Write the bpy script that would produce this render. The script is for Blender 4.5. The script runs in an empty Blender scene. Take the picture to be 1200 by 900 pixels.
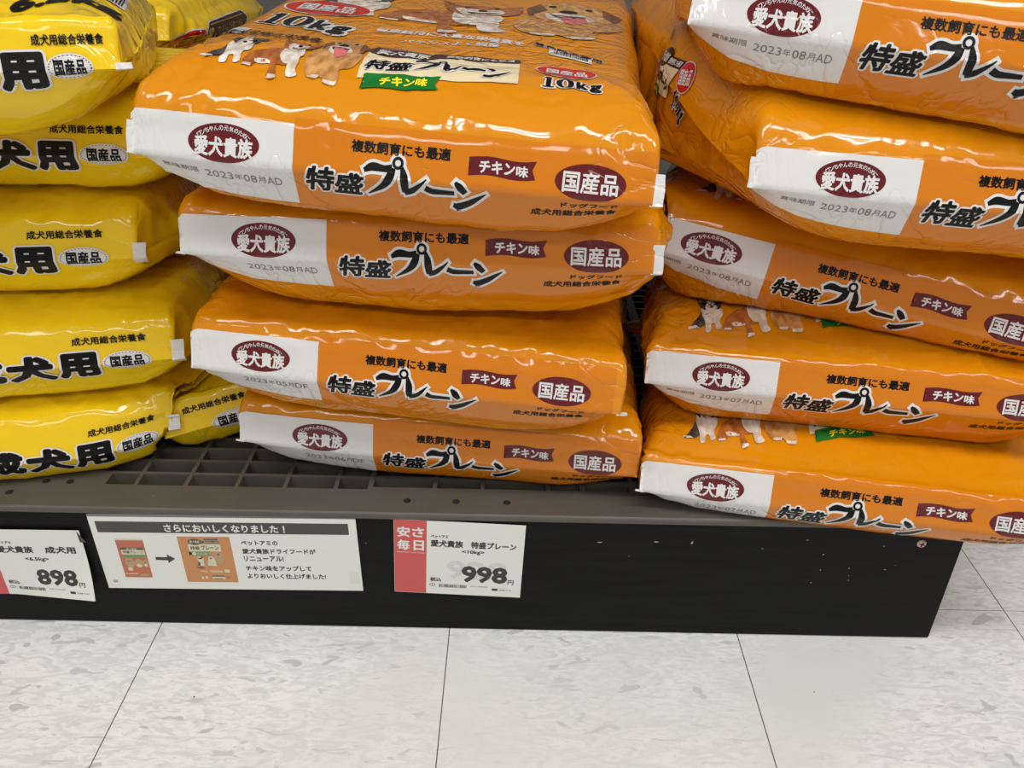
import bpy, bmesh, math, random
import numpy as np
from mathutils import Vector, Matrix, noise
from mathutils.bvhtree import BVHTree

C = bpy.context.scene.collection
sc = bpy.context.scene

# ---------------------------------------------------------------- camera
PITCH, YAW, ROLL = 0.5204048, -0.00064638, 0.0203278
cd = bpy.data.cameras.new('camera'); cam = bpy.data.objects.new('camera', cd); C.objects.link(cam)
cd.sensor_width = 36; cd.lens = 970.6 * 36 / 1200; cd.clip_start = .02
cp, sp = math.cos(PITCH), math.sin(PITCH)
R = np.array([[1, 0, 0], [0, sp, cp], [0, cp, -sp]], float)
R = np.array([[math.cos(ROLL), math.sin(ROLL), 0], [-math.sin(ROLL), math.cos(ROLL), 0], [0, 0, 1]]) @ R
R = R @ np.array([[math.cos(YAW), -math.sin(YAW), 0], [math.sin(YAW), math.cos(YAW), 0], [0, 0, 1]]).T
m = Matrix.Identity(4)
for i in range(3):
    m[i][0], m[i][1], m[i][2] = R[0][i], R[1][i], -R[2][i]
m[0][3], m[1][3], m[2][3] = 0.0600971, -0.6285042, 0.6589339
cam.matrix_world = m
sc.camera = cam

# ---------------------------------------------------------------- light and exposure
w = bpy.data.worlds.new('store_light'); sc.world = w; w.use_nodes = True
bg = w.node_tree.nodes['Background']; bg.inputs[0].default_value = (.98, .99, 1, 1); bg.inputs[1].default_value = .42
sc.view_settings.view_transform = 'Standard'; sc.view_settings.look = 'None'
sc.view_settings.gamma = 1; sc.view_settings.use_curve_mapping = False; sc.view_settings.exposure = 0.0
LAMP_POWER = 10.8
LAMPS = [(-1.0, -.8, .9), (.45, -.8, 1), (1.9, -.8, 1), (-1.0, -2.5, .6), (.45, -2.5, .6), (1.9, -2.5, .6)]
for lx, ly, lp in LAMPS:                       # the fluorescent tubes of the store ceiling, pairs running along the aisle
    for dx in (-.09, .09):
        l = bpy.data.lights.new('ceiling_tube', 'AREA'); l.shape = 'RECTANGLE'; l.size = 1.2; l.size_y = .03
        l.energy = LAMP_POWER * lp; l.color = (1, .995, .985)
        o = bpy.data.objects.new('ceiling_tube', l); C.objects.link(o); o.location = (lx, ly + dx, 2.55)

# ---------------------------------------------------------------- helpers
def lerp(a, b, t): return a + (b - a) * t
def ss(a, b, x):
    t = np.clip((x - a) / (b - a), 0, 1); return t * t * (3 - 2 * t)

def material(name, col, rough=.5, spec=.5, metal=0):
    mt = bpy.data.materials.new(name); mt.use_nodes = True
    b = mt.node_tree.nodes['Principled BSDF']
    b.inputs['Base Color'].default_value = (*col, 1); b.inputs['Roughness'].default_value = rough
    b.inputs['Specular IOR Level'].default_value = spec; b.inputs['Metallic'].default_value = metal
    return mt

def srgb(r, g, b):
    f = lambda c: (c / 255 / 12.92) if c / 255 <= .04045 else ((c / 255 + .055) / 1.055) ** 2.4
    return (f(r), f(g), f(b))

def film(name, col, rough=.085, bump=.6):
    """printed plastic film: glossy, finely crinkled"""
    mt = material(name, col, rough, .5)
    nt = mt.node_tree; b = nt.nodes['Principled BSDF']; L = nt.links
    tc = nt.nodes.new('ShaderNodeTexCoord')
    n1 = nt.nodes.new('ShaderNodeTexNoise'); n1.inputs['Scale'].default_value = 24; n1.inputs['Detail'].default_value = 3
    n1.inputs['Distortion'].default_value = 1.2; n1.inputs['Roughness'].default_value = .45
    L.new(tc.outputs['Object'], n1.inputs['Vector'])
    s = nt.nodes.new('ShaderNodeMath'); s.operation = 'SUBTRACT'; s.inputs[1].default_value = .5; L.new(n1.outputs[0], s.inputs[0])
    a = nt.nodes.new('ShaderNodeMath'); a.operation = 'ABSOLUTE'; L.new(s.outputs[0], a.inputs[0])
    p = nt.nodes.new('ShaderNodeMath'); p.operation = 'POWER'; p.inputs[1].default_value = .42; L.new(a.outputs[0], p.inputs[0])
    n2 = nt.nodes.new('ShaderNodeTexNoise'); n2.inputs['Scale'].default_value = 5; n2.inputs['Detail'].default_value = 1
    L.new(tc.outputs['Object'], n2.inputs['Vector'])
    r = nt.nodes.new('ShaderNodeMapRange'); r.inputs[1].default_value = .42; r.inputs[2].default_value = .62; L.new(n2.outputs[0], r.inputs[0])
    mu = nt.nodes.new('ShaderNodeMath'); mu.operation = 'MULTIPLY'; L.new(p.outputs[0], mu.inputs[0]); L.new(r.outputs[0], mu.inputs[1])
    bp = nt.nodes.new('ShaderNodeBump'); bp.inputs['Strength'].default_value = bump; bp.inputs['Distance'].default_value = .006
    L.new(mu.outputs[0], bp.inputs['Height']); L.new(bp.outputs[0], b.inputs['Normal'])
    return mt

M = {}
M['orange'] = film('orange_film', srgb(213, 133, 8))
M['yellow'] = film('yellow_film', srgb(236, 196, 20))
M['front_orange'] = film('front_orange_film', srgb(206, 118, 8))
M['white'] = film('white_film', srgb(216, 213, 210))
M['maroon'] = film('maroon_print', srgb(96, 18, 22))
M['black'] = film('black_print', srgb(14, 11, 10), .3)
M['black'].node_tree.nodes['Principled BSDF'].inputs['Specular IOR Level'].default_value = .22
M['grey_ink'] = film('grey_ink', srgb(120, 113, 107), .4)
M['green'] = film('green_print', srgb(20, 110, 40))
M['red'] = film('red_print', srgb(196, 26, 24))
M['cream'] = film('cream_print', srgb(226, 208, 170))
M['brown'] = film('dark_brown_print', srgb(62, 24, 16))
M['gold'] = film('gold_print', srgb(190, 150, 60))
M['ink_yellow'] = film('yellow_print', srgb(240, 220, 40))
M['fur_white'] = film('white_fur_print', srgb(232, 222, 210))
M['fur_tan'] = film('tan_fur_print', srgb(176, 96, 42))
M['fur_gold'] = film('golden_fur_print', srgb(206, 150, 84))
M['fur_dark'] = film('black_fur_print', srgb(48, 40, 40))
M['fur_shade'] = film('brown_fur_print', srgb(140, 84, 44))
M['pale_film'] = film('pale_grey_ink', srgb(150, 142, 136), .4)
M['tongue'] = film('pink_print', srgb(214, 110, 110))
M['paper'] = material('white_paper', srgb(222, 221, 214), .35, .5)
M['tag_red'] = material('red_paper', srgb(198, 82, 79), .35)
M['ink'] = material('dark_ink', srgb(52, 50, 48), .45)
M['pale_ink'] = material('pale_ink', srgb(150, 148, 142), .5)
M['banner'] = material('grey_banner_ink', srgb(66, 65, 64), .4)

def mottle(key, c1, c2, scale=90):
    mt = M[key]; nt = mt.node_tree; b = nt.nodes['Principled BSDF']
    tc = nt.nodes.new('ShaderNodeTexCoord'); n = nt.nodes.new('ShaderNodeTexNoise'); n.inputs['Scale'].default_value = scale; n.inputs['Detail'].default_value = 5
    mp = nt.nodes.new('ShaderNodeMapping'); mp.inputs['Scale'].default_value = (1.6, .7, 1); nt.links.new(tc.outputs['Object'], mp.inputs['Vector']); nt.links.new(mp.outputs[0], n.inputs['Vector'])
    r = nt.nodes.new('ShaderNodeMapRange'); r.inputs[1].default_value = .35; r.inputs[2].default_value = .65; nt.links.new(n.outputs[0], r.inputs[0])
    x = nt.nodes.new('ShaderNodeMix'); x.data_type = 'RGBA'; x.inputs[6].default_value = (*c1, 1); x.inputs[7].default_value = (*c2, 1)
    nt.links.new(r.outputs[0], x.inputs['Factor']); nt.links.new(x.outputs[2], b.inputs['Base Color'])
mottle('fur_white', srgb(236, 228, 218), srgb(196, 176, 156)); mottle('fur_tan', srgb(186, 108, 52), srgb(142, 78, 34)); mottle('fur_gold', srgb(214, 160, 96), srgb(166, 112, 58))
mottle('fur_dark', srgb(34, 30, 32), srgb(84, 76, 74)); mottle('fur_shade', srgb(132, 76, 36), srgb(98, 56, 28))

def link(name, me, mats, parent=None):
    o = bpy.data.objects.new(name, me); C.objects.link(o)
    for mt in (mats if isinstance(mats, (list, tuple)) else [mats]): me.materials.append(mt)
    if parent is not None: o.parent = parent
    return o

def tag(o, label=None, cat=None, group=None, kind=None):
    if label: o['label'] = label
    if cat: o['category'] = cat
    if group: o['group'] = group
    if kind: o['kind'] = kind
    return o

def mesh_from(name, verts, faces, smooth=False):
    me = bpy.data.meshes.new(name); me.from_pydata([tuple(map(float, v)) for v in verts], [], faces)
    if smooth: me.polygons.foreach_set('use_smooth', [True] * len(me.polygons))
    me.update(); return me

def box_bm(bm, x0, x1, y0, y1, z0, z1, bev=0):
    g = bmesh.ops.create_cube(bm, size=1)['verts']
    for v in g: v.co = Vector((lerp(x0, x1, v.co.x + .5), lerp(y0, y1, v.co.y + .5), lerp(z0, z1, v.co.z + .5)))
    if bev:
        es = list({e for v in g for e in v.link_edges})
        bmesh.ops.bevel(bm, geom=es, offset=bev, segments=2, affect='EDGES')

def bm_obj(name, bm, mats, parent=None):
    me = bpy.data.meshes.new(name); bm.to_mesh(me); bm.free(); return link(name, me, mats, parent)

# ---------------------------------------------------------------- flat print shapes (2-D, millimetres): lists of (verts2d, faces)
def merge(*ms):
    V, F = [], []
    for v, f in ms:
        b = len(V); V += list(v); F += [[i + b for i in q] for q in f]
    return V, F

_txt = {}
def raw_text(s, bold):
    """glyph outlines of s as a flat mesh (font size 1), made heavier by strokes of half width `bold` along every outline"""
    k = (s, bold)
    if k in _txt: return _txt[k]
    if bold > 0:
        V0, F0 = raw_text(s, 0)
        cnt = {}
        for f in F0:
            for i in range(len(f)):
                e = (f[i], f[(i + 1) % len(f)]); cnt[tuple(sorted(e))] = cnt.get(tuple(sorted(e)), 0) + 1
        V = [tuple(v) for v in V0]; F = [list(f) for f in F0]; nb = {}
        for (p, q), n in cnt.items():
            if n != 1: continue
            nb.setdefault(p, []).append(q); nb.setdefault(q, []).append(p)
            P, Q = V0[p], V0[q]; d = Q - P; l = np.linalg.norm(d)
            if l < 1e-6: continue
            nrm = np.array([-d[1], d[0]]) / l * bold; c = len(V)
            V += [tuple(P + nrm), tuple(P - nrm), tuple(Q - nrm), tuple(Q + nrm)]; F.append([c, c + 1, c + 2, c + 3])
        for p, qs in nb.items():
            if len(qs) == 2:
                u, w_ = V0[qs[0]] - V0[p], V0[p] - V0[qs[1]]
                if np.dot(u, -w_) / (np.linalg.norm(u) * np.linalg.norm(w_) + 1e-12) < -.88: continue
            c = len(V); V += [tuple(V0[p] + bold * np.array([math.cos(t), math.sin(t)])) for t in np.arange(6) * math.pi / 3]; F.append(list(range(c, c + 6)))
        _txt[k] = (np.array(V), F)
        return _txt[k]
    c = bpy.data.curves.new('t', 'FONT'); c.body = s; c.size = 1; c.resolution_u = 2
    o = bpy.data.objects.new('t', c); C.objects.link(o)
    me = bpy.data.meshes.new_from_object(o.evaluated_get(bpy.context.evaluated_depsgraph_get()))
    bm = bmesh.new(); bm.from_mesh(me); bmesh.ops.remove_doubles(bm, verts=bm.verts, dist=1e-5)
    bm.verts.index_update()
    V = np.array([v.co[:2] for v in bm.verts]); F = [[v.index for v in f.verts] for f in bm.faces]
    bm.free(); bpy.data.objects.remove(o); bpy.data.curves.remove(c); bpy.data.meshes.remove(me)
    _txt[k] = (V, F)
    return _txt[k]

def text(s, x0, x1, y0, y1, bold=.02, shear=0, grow=None):
    """letters filling the box; grow: the outline weight whose box is used (so an outline sits round its letters)"""
    V, F = raw_text(s, bold)
    ref = raw_text(s, bold if grow is None else grow)[0]
    lo, hi = ref.min(0), ref.max(0)
    Q = (V - lo) / (hi - lo)
    X = x0 + Q[:, 0] * (x1 - x0) + shear * (Q[:, 1] - .5) * (y1 - y0); Y = y0 + Q[:, 1] * (y1 - y0)
    return list(zip(X, Y)), F

def arc_text(s, xc, yc, rx, ry, a0, a1, h, bold=.01):
    """small letters set along the top of an oval"""
    out = []
    n = len(s)
    for i, ch in enumerate(s):
        t = math.radians(lerp(a0, a1, (i + .5) / n))
        x, y = xc + rx * math.cos(t), yc + ry * math.sin(t)
        tx, ty = -rx * math.sin(t), ry * math.cos(t)
        if a1 < a0: tx, ty = -tx, -ty
        l = math.hypot(tx, ty); tx /= l; ty /= l
        V, F = text(ch, -h * .46, h * .46, -h * .5, h * .5, bold)
        out.append(([(x + a * tx - b * ty, y + a * ty + b * tx) for a, b in V], F))
    return merge(*out)

def poly(pts): return [tuple(p) for p in pts], [list(range(len(pts)))]
def rect(x0, x1, y0, y1): return poly([(x0, y0), (x1, y0), (x1, y1), (x0, y1)])
def oval(xc, yc, rx, ry, n=40): return poly([(xc + rx * math.cos(2 * math.pi * i / n), yc + ry * math.sin(2 * math.pi * i / n)) for i in range(n)])
def ring(xc, yc, rx, ry, wd, n=28):
    V = []; F = []
    for i in range(n):
        c, s = math.cos(2 * math.pi * i / n), math.sin(2 * math.pi * i / n)
        V += [(xc + (rx - wd) * c, yc + (ry - wd) * s), (xc + (rx + wd) * c, yc + (ry + wd) * s)]
    for i in range(n):
        j = (i + 1) % n; F.append([2 * i, 2 * i + 1, 2 * j + 1, 2 * j])
    return V, F

def smooth_pts(pts, n=6):
    P = [np.array(p, float) for p in pts]; P = [2 * P[0] - P[1]] + P + [2 * P[-1] - P[-2]]
    out = []
    for i in range(1, len(P) - 2):
        for k in range(n):
            t = k / n
            out.append(.5 * (2 * P[i] + (P[i + 1] - P[i - 1]) * t + (2 * P[i - 1] - 5 * P[i] + 4 * P[i + 1] - P[i + 2]) * t * t + (3 * P[i] - P[i - 1] - 3 * P[i + 1] + P[i + 2]) * t ** 3))
    out.append(P[-2]); return out

def brush(pts, grow=0):
    """one brush stroke through (x, y, half width) points"""
    Q = smooth_pts(pts); n = len(Q); V = []; F = []
    for i, q in enumerate(Q):
        a, b = Q[max(0, i - 1)], Q[min(n - 1, i + 1)]
        d = np.array([b[0] - a[0], b[1] - a[1]]); d /= (np.linalg.norm(d) + 1e-9); nx, ny = -d[1], d[0]
        h = max(.15, q[2] * 1.14) + grow
        off = 0
        if grow and i == 0: off = -grow
        if grow and i == n - 1: off = grow
        V += [(q[0] + nx * h + d[0] * off, q[1] + ny * h + d[1] * off), (q[0] - nx * h + d[0] * off, q[1] - ny * h + d[1] * off)]
    for i in range(n - 1): F.append([2 * i, 2 * i + 1, 2 * i + 3, 2 * i + 2])
    return V, F

def title(x, y, sx, sy, grow=0.0):
    """the two bold characters and the four brushed ones of the product title; x, y = left end and mid height, in a 130 x 28 box"""
    S = [[(42, 7, 1.2), (48, 9.6, 2.4), (56, 9, 1.9), (62, 9.6, 2.2)],
         [(62.5, 10, 1.9), (60.5, 4, 2.5), (55, -3, 1.9), (44, -10.5, .35)],
         [(69, 11, 1.0), (71, 4, 2.5), (71.3, -4, 2.3), (71.6, -6.5, 2.0)],
         [(70.6, -6.8, 1.9), (76, -4.6, 2.0), (81, -.5, 1.4), (87, 5, .3)],
         [(86, -1.2, 2.2), (91, -3.2, 2.1), (98, -3.2, 1.8), (107, -3.0, 1.5)],
         [(107.5, 5, .8), (111, 2, 2.3), (115, -2.2, 1.9)],
         [(106, -13.2, 1.6), (110, -14, 2.5), (117, -10.6, 2.2), (123, -6.3, 1.5), (130, -1.2, .3)]]
    out = [brush(s, grow) for s in S]
    out.append(ring(66, 13.2, 3.1, 3.1, 1.0 + grow) if not grow else oval(66, 13.2, 4.1 + grow, 4.1 + grow, 24))
    b = .035 + grow * .035
    out.append(text('特', -1, 20, -12.5, 6.5, b, .22, .035)); out.append(text('盛', 20, 41, -13, 4.5, b, .22, .035))
    V, F = merge(*out)
    return [(x + a * sx, y + c * sy) for a, c in V], F

def ribbon(x0, x1, y0, y1, slope=0, notch=4.5, wave=1.2, n=8):
    top = []; bot = []
    for i in range(n + 1):
        t = i / n; x = lerp(x0, x1, t); wv = wave * math.sin(t * 2 * math.pi)
        top.append((x, y1 + wv + slope * (t - .5))); bot.append((x, y0 + wv + slope * (t - .5)))
    bot[0] = (x0 + .5, bot[0][1])
    ym = (y0 + y1) / 2
    V = []; F = []
    for i in range(n + 1): V += [bot[i], top[i]]
    V[0] = (x0 - 1, V[0][1]); V[1] = (x0 - 1, V[1][1])
    for i in range(n): F.append([2 * i, 2 * i + 2, 2 * i + 3, 2 * i + 1])
    mid = lambda i: ((bot[i][0]), (bot[i][1] + top[i][1]) / 2)
    b = len(V); V.append((x0 + notch, mid(0)[1] + slope * 0)); F[0] = [0, 2, 3, 1, b]
    b = len(V); V.append((x1 - notch * .6, mid(n)[1])); F[-1] = [2 * (n - 1), 2 * n, b, 2 * n + 1, 2 * (n - 1) + 1]
    return V, F

def line_text(s, p0, p1, h, bold=.02, shear=0, grow=None):
    """letters from p0 to p1 (their lower line), h high, kept upright"""
    V, F = text(s, 0, 1, 0, 1, bold, 0, grow)
    return [(p0[0] + a * (p1[0] - p0[0]) + shear * h * c, p0[1] + a * (p1[1] - p0[1]) + c * h) for a, c in V], F

def tilted(shape, xc, slope):
    V, F = shape; return [(x, y + (x - xc) * slope) for x, y in V], F

def weight(x0, x1, y0, y1, grow=0.0):
    """heavy serif 10kg"""
    wd, h = x1 - x0, y1 - y0; g = grow
    X = lambda t: x0 + t * wd
    st = .085 * wd
    out = [rect(X(.1) - st / 2 - g, X(.1) + st / 2 + g, y0 - g, y1 + g), rect(X(.0) - g, X(.2) + g, y0 - g, y0 + h * .09 + g),
           poly([(X(.0) - g, y0 + h * .78 - g), (X(.1) + st / 2 + g, y0 + h * .80 - g), (X(.1) + st / 2 + g, y1 + g), (X(.07) - g, y1 + g)])]
    n = 30; V = []; F = []
    xc, yc = X(.38), (y0 + y1) / 2; rx, ry = .155 * wd + g, h / 2 + g
    for i in range(n):
        c, s_ = math.cos(2 * math.pi * i / n), math.sin(2 * math.pi * i / n)
        V += [(xc + rx * (.36 if not g else .15) * c, yc + ry * (.84 if not g else .6) * s_), (xc + rx * c, yc + ry * s_)]
    for i in range(n):
        j = (i + 1) % n; F.append([2 * i, 2 * i + 1, 2 * j + 1, 2 * j])
    out.append((V, F))
    out.append(text('k', X(.57), X(.77), y0, y0 + h * .82, .05 + g * .05, 0, .05)); out.append(text('g', X(.79), X(1.0), y0 - h * .2, y0 + h * .56, .05 + g * .05, 0, .05))
    return merge(*out)

def barcode(x0, x1, y0, y1, n=30, seed=3):
    rnd = random.Random(seed); out = []; x = x0
    st = (x1 - x0) / (n * 2)
    while x < x1 - st:
        wd = st * rnd.choice([.6, .8, 1.3, 1.8]); out.append(rect(x, min(x + wd, x1), y0, y1)); x += wd + st * rnd.choice([.6, .9, 1.4])
    return merge(*out)

def cut(shape, step=4.0, xs=None, ys=None):
    """slice a flat shape along a lattice (and along y = 0, the fold), so that it can follow a curved bag"""
    V, F = shape
    bm = bmesh.new(); vs = [bm.verts.new((float(a), float(b), 0)) for a, b in V]
    for f in F:
        if len(set(f)) < 3: continue
        try: bm.faces.new([vs[i] for i in f])
        except ValueError: pass
    bmesh.ops.triangulate(bm, faces=bm.faces[:])
    bmesh.ops.recalc_face_normals(bm, faces=bm.faces[:])
    A = np.array([v.co[:2] for v in bm.verts])
    lo, hi = A.min(0), A.max(0)
    for ax in (0, 1):
        k0, k1 = math.ceil((lo[ax] + 1e-4) / step), math.floor((hi[ax] - 1e-4) / step)
        for k in range(k0, k1 + 1):
            co = [0, 0, 0]; co[ax] = k * step; no = [0, 0, 0]; no[ax] = 1
            bmesh.ops.bisect_plane(bm, geom=bm.verts[:] + bm.edges[:] + bm.faces[:], dist=1e-5, plane_co=co, plane_no=no)
    bmesh.ops.triangulate(bm, faces=[f for f in bm.faces if len(f.verts) > 4])
    bm.verts.index_update()
    F = [[v.index for v in f.verts] for f in bm.faces]; A = np.array([v.co[:] for v in bm.verts]); bm.free()
    par = list(range(len(A)))                       # separate pieces get a hair's breadth between them, so that none lies exactly in another
    def find(i):
        while par[i] != i: par[i] = par[par[i]]; i = par[i]
        return i
    for f in F:
        r0 = find(f[0])
        for v in f[1:]: par[find(v)] = r0
    ids = {}
    for i in range(len(A)): A[i, 2] = (ids.setdefault(find(i), len(ids)) % 200) * .0004
    return A, F

# ---------------------------------------------------------------- bags
STEP = .004
class Chain:
    def __init__(s, pts):
        P = np.array(smooth_pts(pts, 12)); d = np.r_[0, np.cumsum(np.linalg.norm(np.diff(P, axis=0), axis=1))]
        s.P, s.d, s.L = P, d, d[-1]
    def at(s, t): return np.interp(t, s.d, s.P[:, 0]), np.interp(t, s.d, s.P[:, 1])

def nz(P, f, seed, oct=1):
    o = Vector((seed * 3.71, seed * 1.37, seed * 2.13))
    return np.array([noise.noise(Vector((p[0] * f[0], p[1] * f[1], p[2] * f[2])) + o) for p in P])

class Bag: pass
BAGS = {}

def make_bag(key, A, B, W, film_mat, ht=.058, hb=.042, L=.56, seed=1, under=(), lean=1.0, bulge=(.006, .006), low_p=5.5, low_amt=.95,
             crown=.006, ear_l=(0, 0, 0), ear_r=(0, 0, 0), wrinkle=1.0, over=.02, side_bulge=.012, sag=0.0, round_top=.024, slump=None, rise=0.0, low_amt_r=None, near=(), over_all=False):
    A, B = Vector(A), Vector(B)
    ex = (B - A).normalized(); ey = Vector((0, 0, 1)).cross(ex).normalized(); ez = ex.cross(ey)
    O = (A + B) / 2
    Mx = Matrix((ex, ey, ez)).transposed().to_4x4(); Mx.translation = O
    # profile, front fold at (0, 0)
    up = Chain([(0, 0), (.006 * lean, .017), (.013 * lean, .033), (.026 * lean + .002, min(.047, ht * .86)), (.055 * lean + .006, ht * .985), (.11, ht + .003), (.2, ht + .006), (L * .6, ht + .006),
                (L - .1, ht - .004), (L - .03, ht * .6), (L, 0)])
    lo = Chain([(0, 0), (.008, -.017), (.018, -min(.034, hb * .85)), (.046, -hb), (.1, -hb), (.2, -hb), (L - .1, -hb), (L - .03, -hb * .6), (L, 0)])
    nx = int(round(W / STEP)); xs = np.linspace(-W / 2, W / 2, nx + 1)
    vu = list(np.arange(0, .30, STEP)); vu += list(np.linspace(.30, up.L, int((up.L - .30) / .012) + 2))
    vl = list(np.arange(0, .12, STEP))[1:]; vl += list(np.linspace(.12, lo.L, int((lo.L - .12) / .016) + 2))[:-1]
    rows = [(-v) for v in reversed(vl)] + list(vu)
    rows = np.array(rows)
    es = [.12, .25, .4, .55, .7, .85, 1.0]
    cols = [(-W / 2, e) for e in reversed(es)] + [(x, 0.0) for x in xs] + [(W / 2, e) for e in es]
    cx = np.array([c[0] for c in cols]); ce = np.array([c[1] for c in cols])
    V = rows[:, None]; yy = np.where(V >= 0, up.at(np.abs(V))[0], lo.at(np.abs(V))[0]); zz = np.where(V >= 0, up.at(np.abs(V))[1], lo.at(np.abs(V))[1])
    X = np.repeat(cx[None, :], len(rows), 0); E = np.repeat(ce[None, :], len(rows), 0)
    Y = np.repeat(yy, len(cols), 1); Z = np.repeat(zz, len(cols), 1)
    S = np.sign(X); a = np.abs(X) / (W / 2)
    r = lerp(.004, round_top, ss(.008, .07, Y)); d = np.clip(np.abs(X) - (W / 2 - r), 0, None)
    drop = r - np.sqrt(np.clip(r * r - d * d, 0, None))
    dep = ss(.05, .2, Y)
    la = np.where(X > 0, low_amt if low_amt_r is None else low_amt_r, low_amt)
    Z = np.where(Z >= 0, Z - drop * np.minimum(1, np.abs(Z) / r), Z * (1 - la * (1 - .75 * dep) * a ** (low_p + 5 * dep)) )
    body = ss(.015, .08, Y) * (1 - ss(L - .1, L, Y))
    Z = Z + np.where(np.repeat(V, len(cols), 1) > 0, crown * (1 - a ** 2) * body, 0)
    Z = Z + np.where(np.repeat(V, len(cols), 1) > 0, rise * ss(.1, .55, Y), 0)
    Z = Z * (1 - E)
    X = X + S * side_bulge * np.sin(E * math.pi / 2) * body
    bl = np.where(S < 0, bulge[0], bulge[1])
    X = X + S * bl * ss(0.0, .12, Y) * a ** 3
    for sgn, ear in ((-1, ear_l), (1, ear_r)):
        wgt = np.where(S == sgn, np.clip((a - .35) / .65, 0, 1) ** 2, 0) * np.exp(-Y / .06)
        X = X + wgt * ear[0]; Y = Y + wgt * ear[1]; Z = Z + wgt * ear[2]
    if sag: Z = Z - sag * (1 - a ** 2) * np.exp(-Y / .15)
    if slump: X, Y, Z = slump(X, Y, Z, a, S)
    P = np.stack([X, Y, Z], -1)
    def normals(P):
        du = np.gradient(P, axis=1); dv = np.gradient(P, axis=0)
        n = np.cross(du, dv); l = np.linalg.norm(n, axis=-1, keepdims=True); return n / np.maximum(l, 1e-12)
    N = normals(P)
    sh = P.shape[:2]; Q = P.reshape(-1, 3)
    VV = np.repeat(V, len(cols), 1).reshape(-1); EE = E.reshape(-1); aa = a.reshape(-1); YY = Y.reshape(-1)
    lump = nz(Q, (9, 9, 9), seed) * .0032 * ss(.0, .06, np.abs(VV))
    q = np.stack([Q[:, 0] + .5 * Q[:, 1], Q[:, 1] - .35 * Q[:, 0], Q[:, 2]], -1)
    q2 = np.stack([Q[:, 0] - .6 * Q[:, 1], Q[:, 1] + .5 * Q[:, 0], Q[:, 2]], -1)
    warp = nz(Q, (14, 14, 14), seed + 5)[:, None] * .02
    r1 = (1 - np.abs(nz(q + warp, (26, 13, 18), seed + 9))) ** 5
    r2 = (1 - np.abs(nz(q2 - warp, (20, 34, 22), seed + 21))) ** 6
    msk1 = np.clip(nz(Q, (7, 11, 8), seed + 31) * 2 + .45, 0, 1)
    msk2 = np.clip(nz(Q, (8, 8, 8), seed + 41) * 2.4 + .2, 0, 1)
    front = (ss(.028, .05, VV) + .2) * (1 - .88 * ss(.12, .2, VV)) + .5 * ss(.02, .05, -VV)
    edge = .6 * ss(.75, 1, aa) * ss(.02, .05, np.abs(VV))
    side = .7 * ss(.0, .4, EE) * ss(.02, .06, YY)
    disp = lump + wrinkle * (front + edge + side) * (r1 * msk1 * .0022 + r2 * msk2 * .0018)
    # stress folds fanning out from the two front corners and from a few pinched spots along the front ridge
    rnd = random.Random(seed * 7 + 1)
    spots = [(-W / 2, .01, .10, 1.0), (W / 2, .01, .10, 1.0)] + [(rnd.uniform(-.42, .42) * W, rnd.uniform(.042, .13), rnd.uniform(.022, .055), rnd.uniform(.6, 1.25)) for _ in range(11)]
    XX = X.reshape(-1)
    for k, (sx_, sv, rad, am) in enumerate(spots):
        dx_, dv_ = XX - sx_, VV - sv; rho = np.sqrt(dx_ ** 2 + dv_ ** 2); an = np.arctan2(dv_, dx_)
        f3 = np.stack([np.cos(an) * 2.6, np.sin(an) * 2.6, rho * 9], -1)
        rg = (1 - np.abs(nz(f3, (1, 1, 1), seed * 3 + k))) ** 7
        disp += wrinkle * am * .0023 * rg * np.exp(-(rho / rad) ** 2) * ss(.004, .025, rho) * ss(.012, .03, np.abs(VV))
    r3 = (1 - np.abs(nz(q + warp * .5, (60, 42, 50), seed + 77))) ** 6
    msk3 = np.clip(nz(Q, (15, 15, 15), seed + 87) * 3 - .3, 0, 1)
    disp += wrinkle * .0011 * r3 * msk3 * (front + side)
    disp += wrinkle * .0006 * nz(Q, (40, 40, 40), seed + 51) * (.02 + .9 * front)
    disp *= ss(0, .012, np.abs(VV) + (YY > .05))
    # keep the end seam stitched: no displacement where the two sides meet at E == 1
    disp = disp * (1 - ss(.85, 1, EE))
    P = P + N * disp.reshape(sh)[..., None]
    # rest on whatever lies underneath
    Rm = np.array(Mx.to_3x3()); Ov = np.array(O)
    Wd = P @ Rm.T + Ov
    lowmask = (np.repeat(V, len(cols), 1) < 0)
    lim = np.full(sh, -9.0); mg = .004 + .005 * ss(.1, .25, -rows)
    for k in under:
        t = BAGS[k].bvh
        for i in range(sh[0]):
            if rows[i] >= 0 and not over_all: continue
            for j in range(sh[1]):
                p = Wd[i, j]; h = t.ray_cast(Vector((p[0], p[1], 2)), Vector((0, 0, -1)))
                if h[0] is not None and h[0].z + mg[i] > lim[i, j]: lim[i, j] = h[0].z + mg[i]
    for _ in range(2):                              # spread the limit a little sideways, so that edges between points clear it too
        g = lim.copy()
        g[1:] = np.maximum(g[1:], lim[:-1]); g[:-1] = np.maximum(g[:-1], lim[1:]); lim = g.copy()
        g[:, 1:] = np.maximum(g[:, 1:], lim[:, :-1]); g[:, :-1] = np.maximum(g[:, :-1], lim[:, 1:]); lim = g if over_all else np.where(lowmask, g, -9.0)
    lim = np.maximum(lim, FLOOR_Z[0])
    Wd[..., 2] = np.where(lowmask, np.maximum(Wd[..., 2], lim), np.maximum(Wd[..., 2], lim + .008) if over_all else Wd[..., 2])
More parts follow.
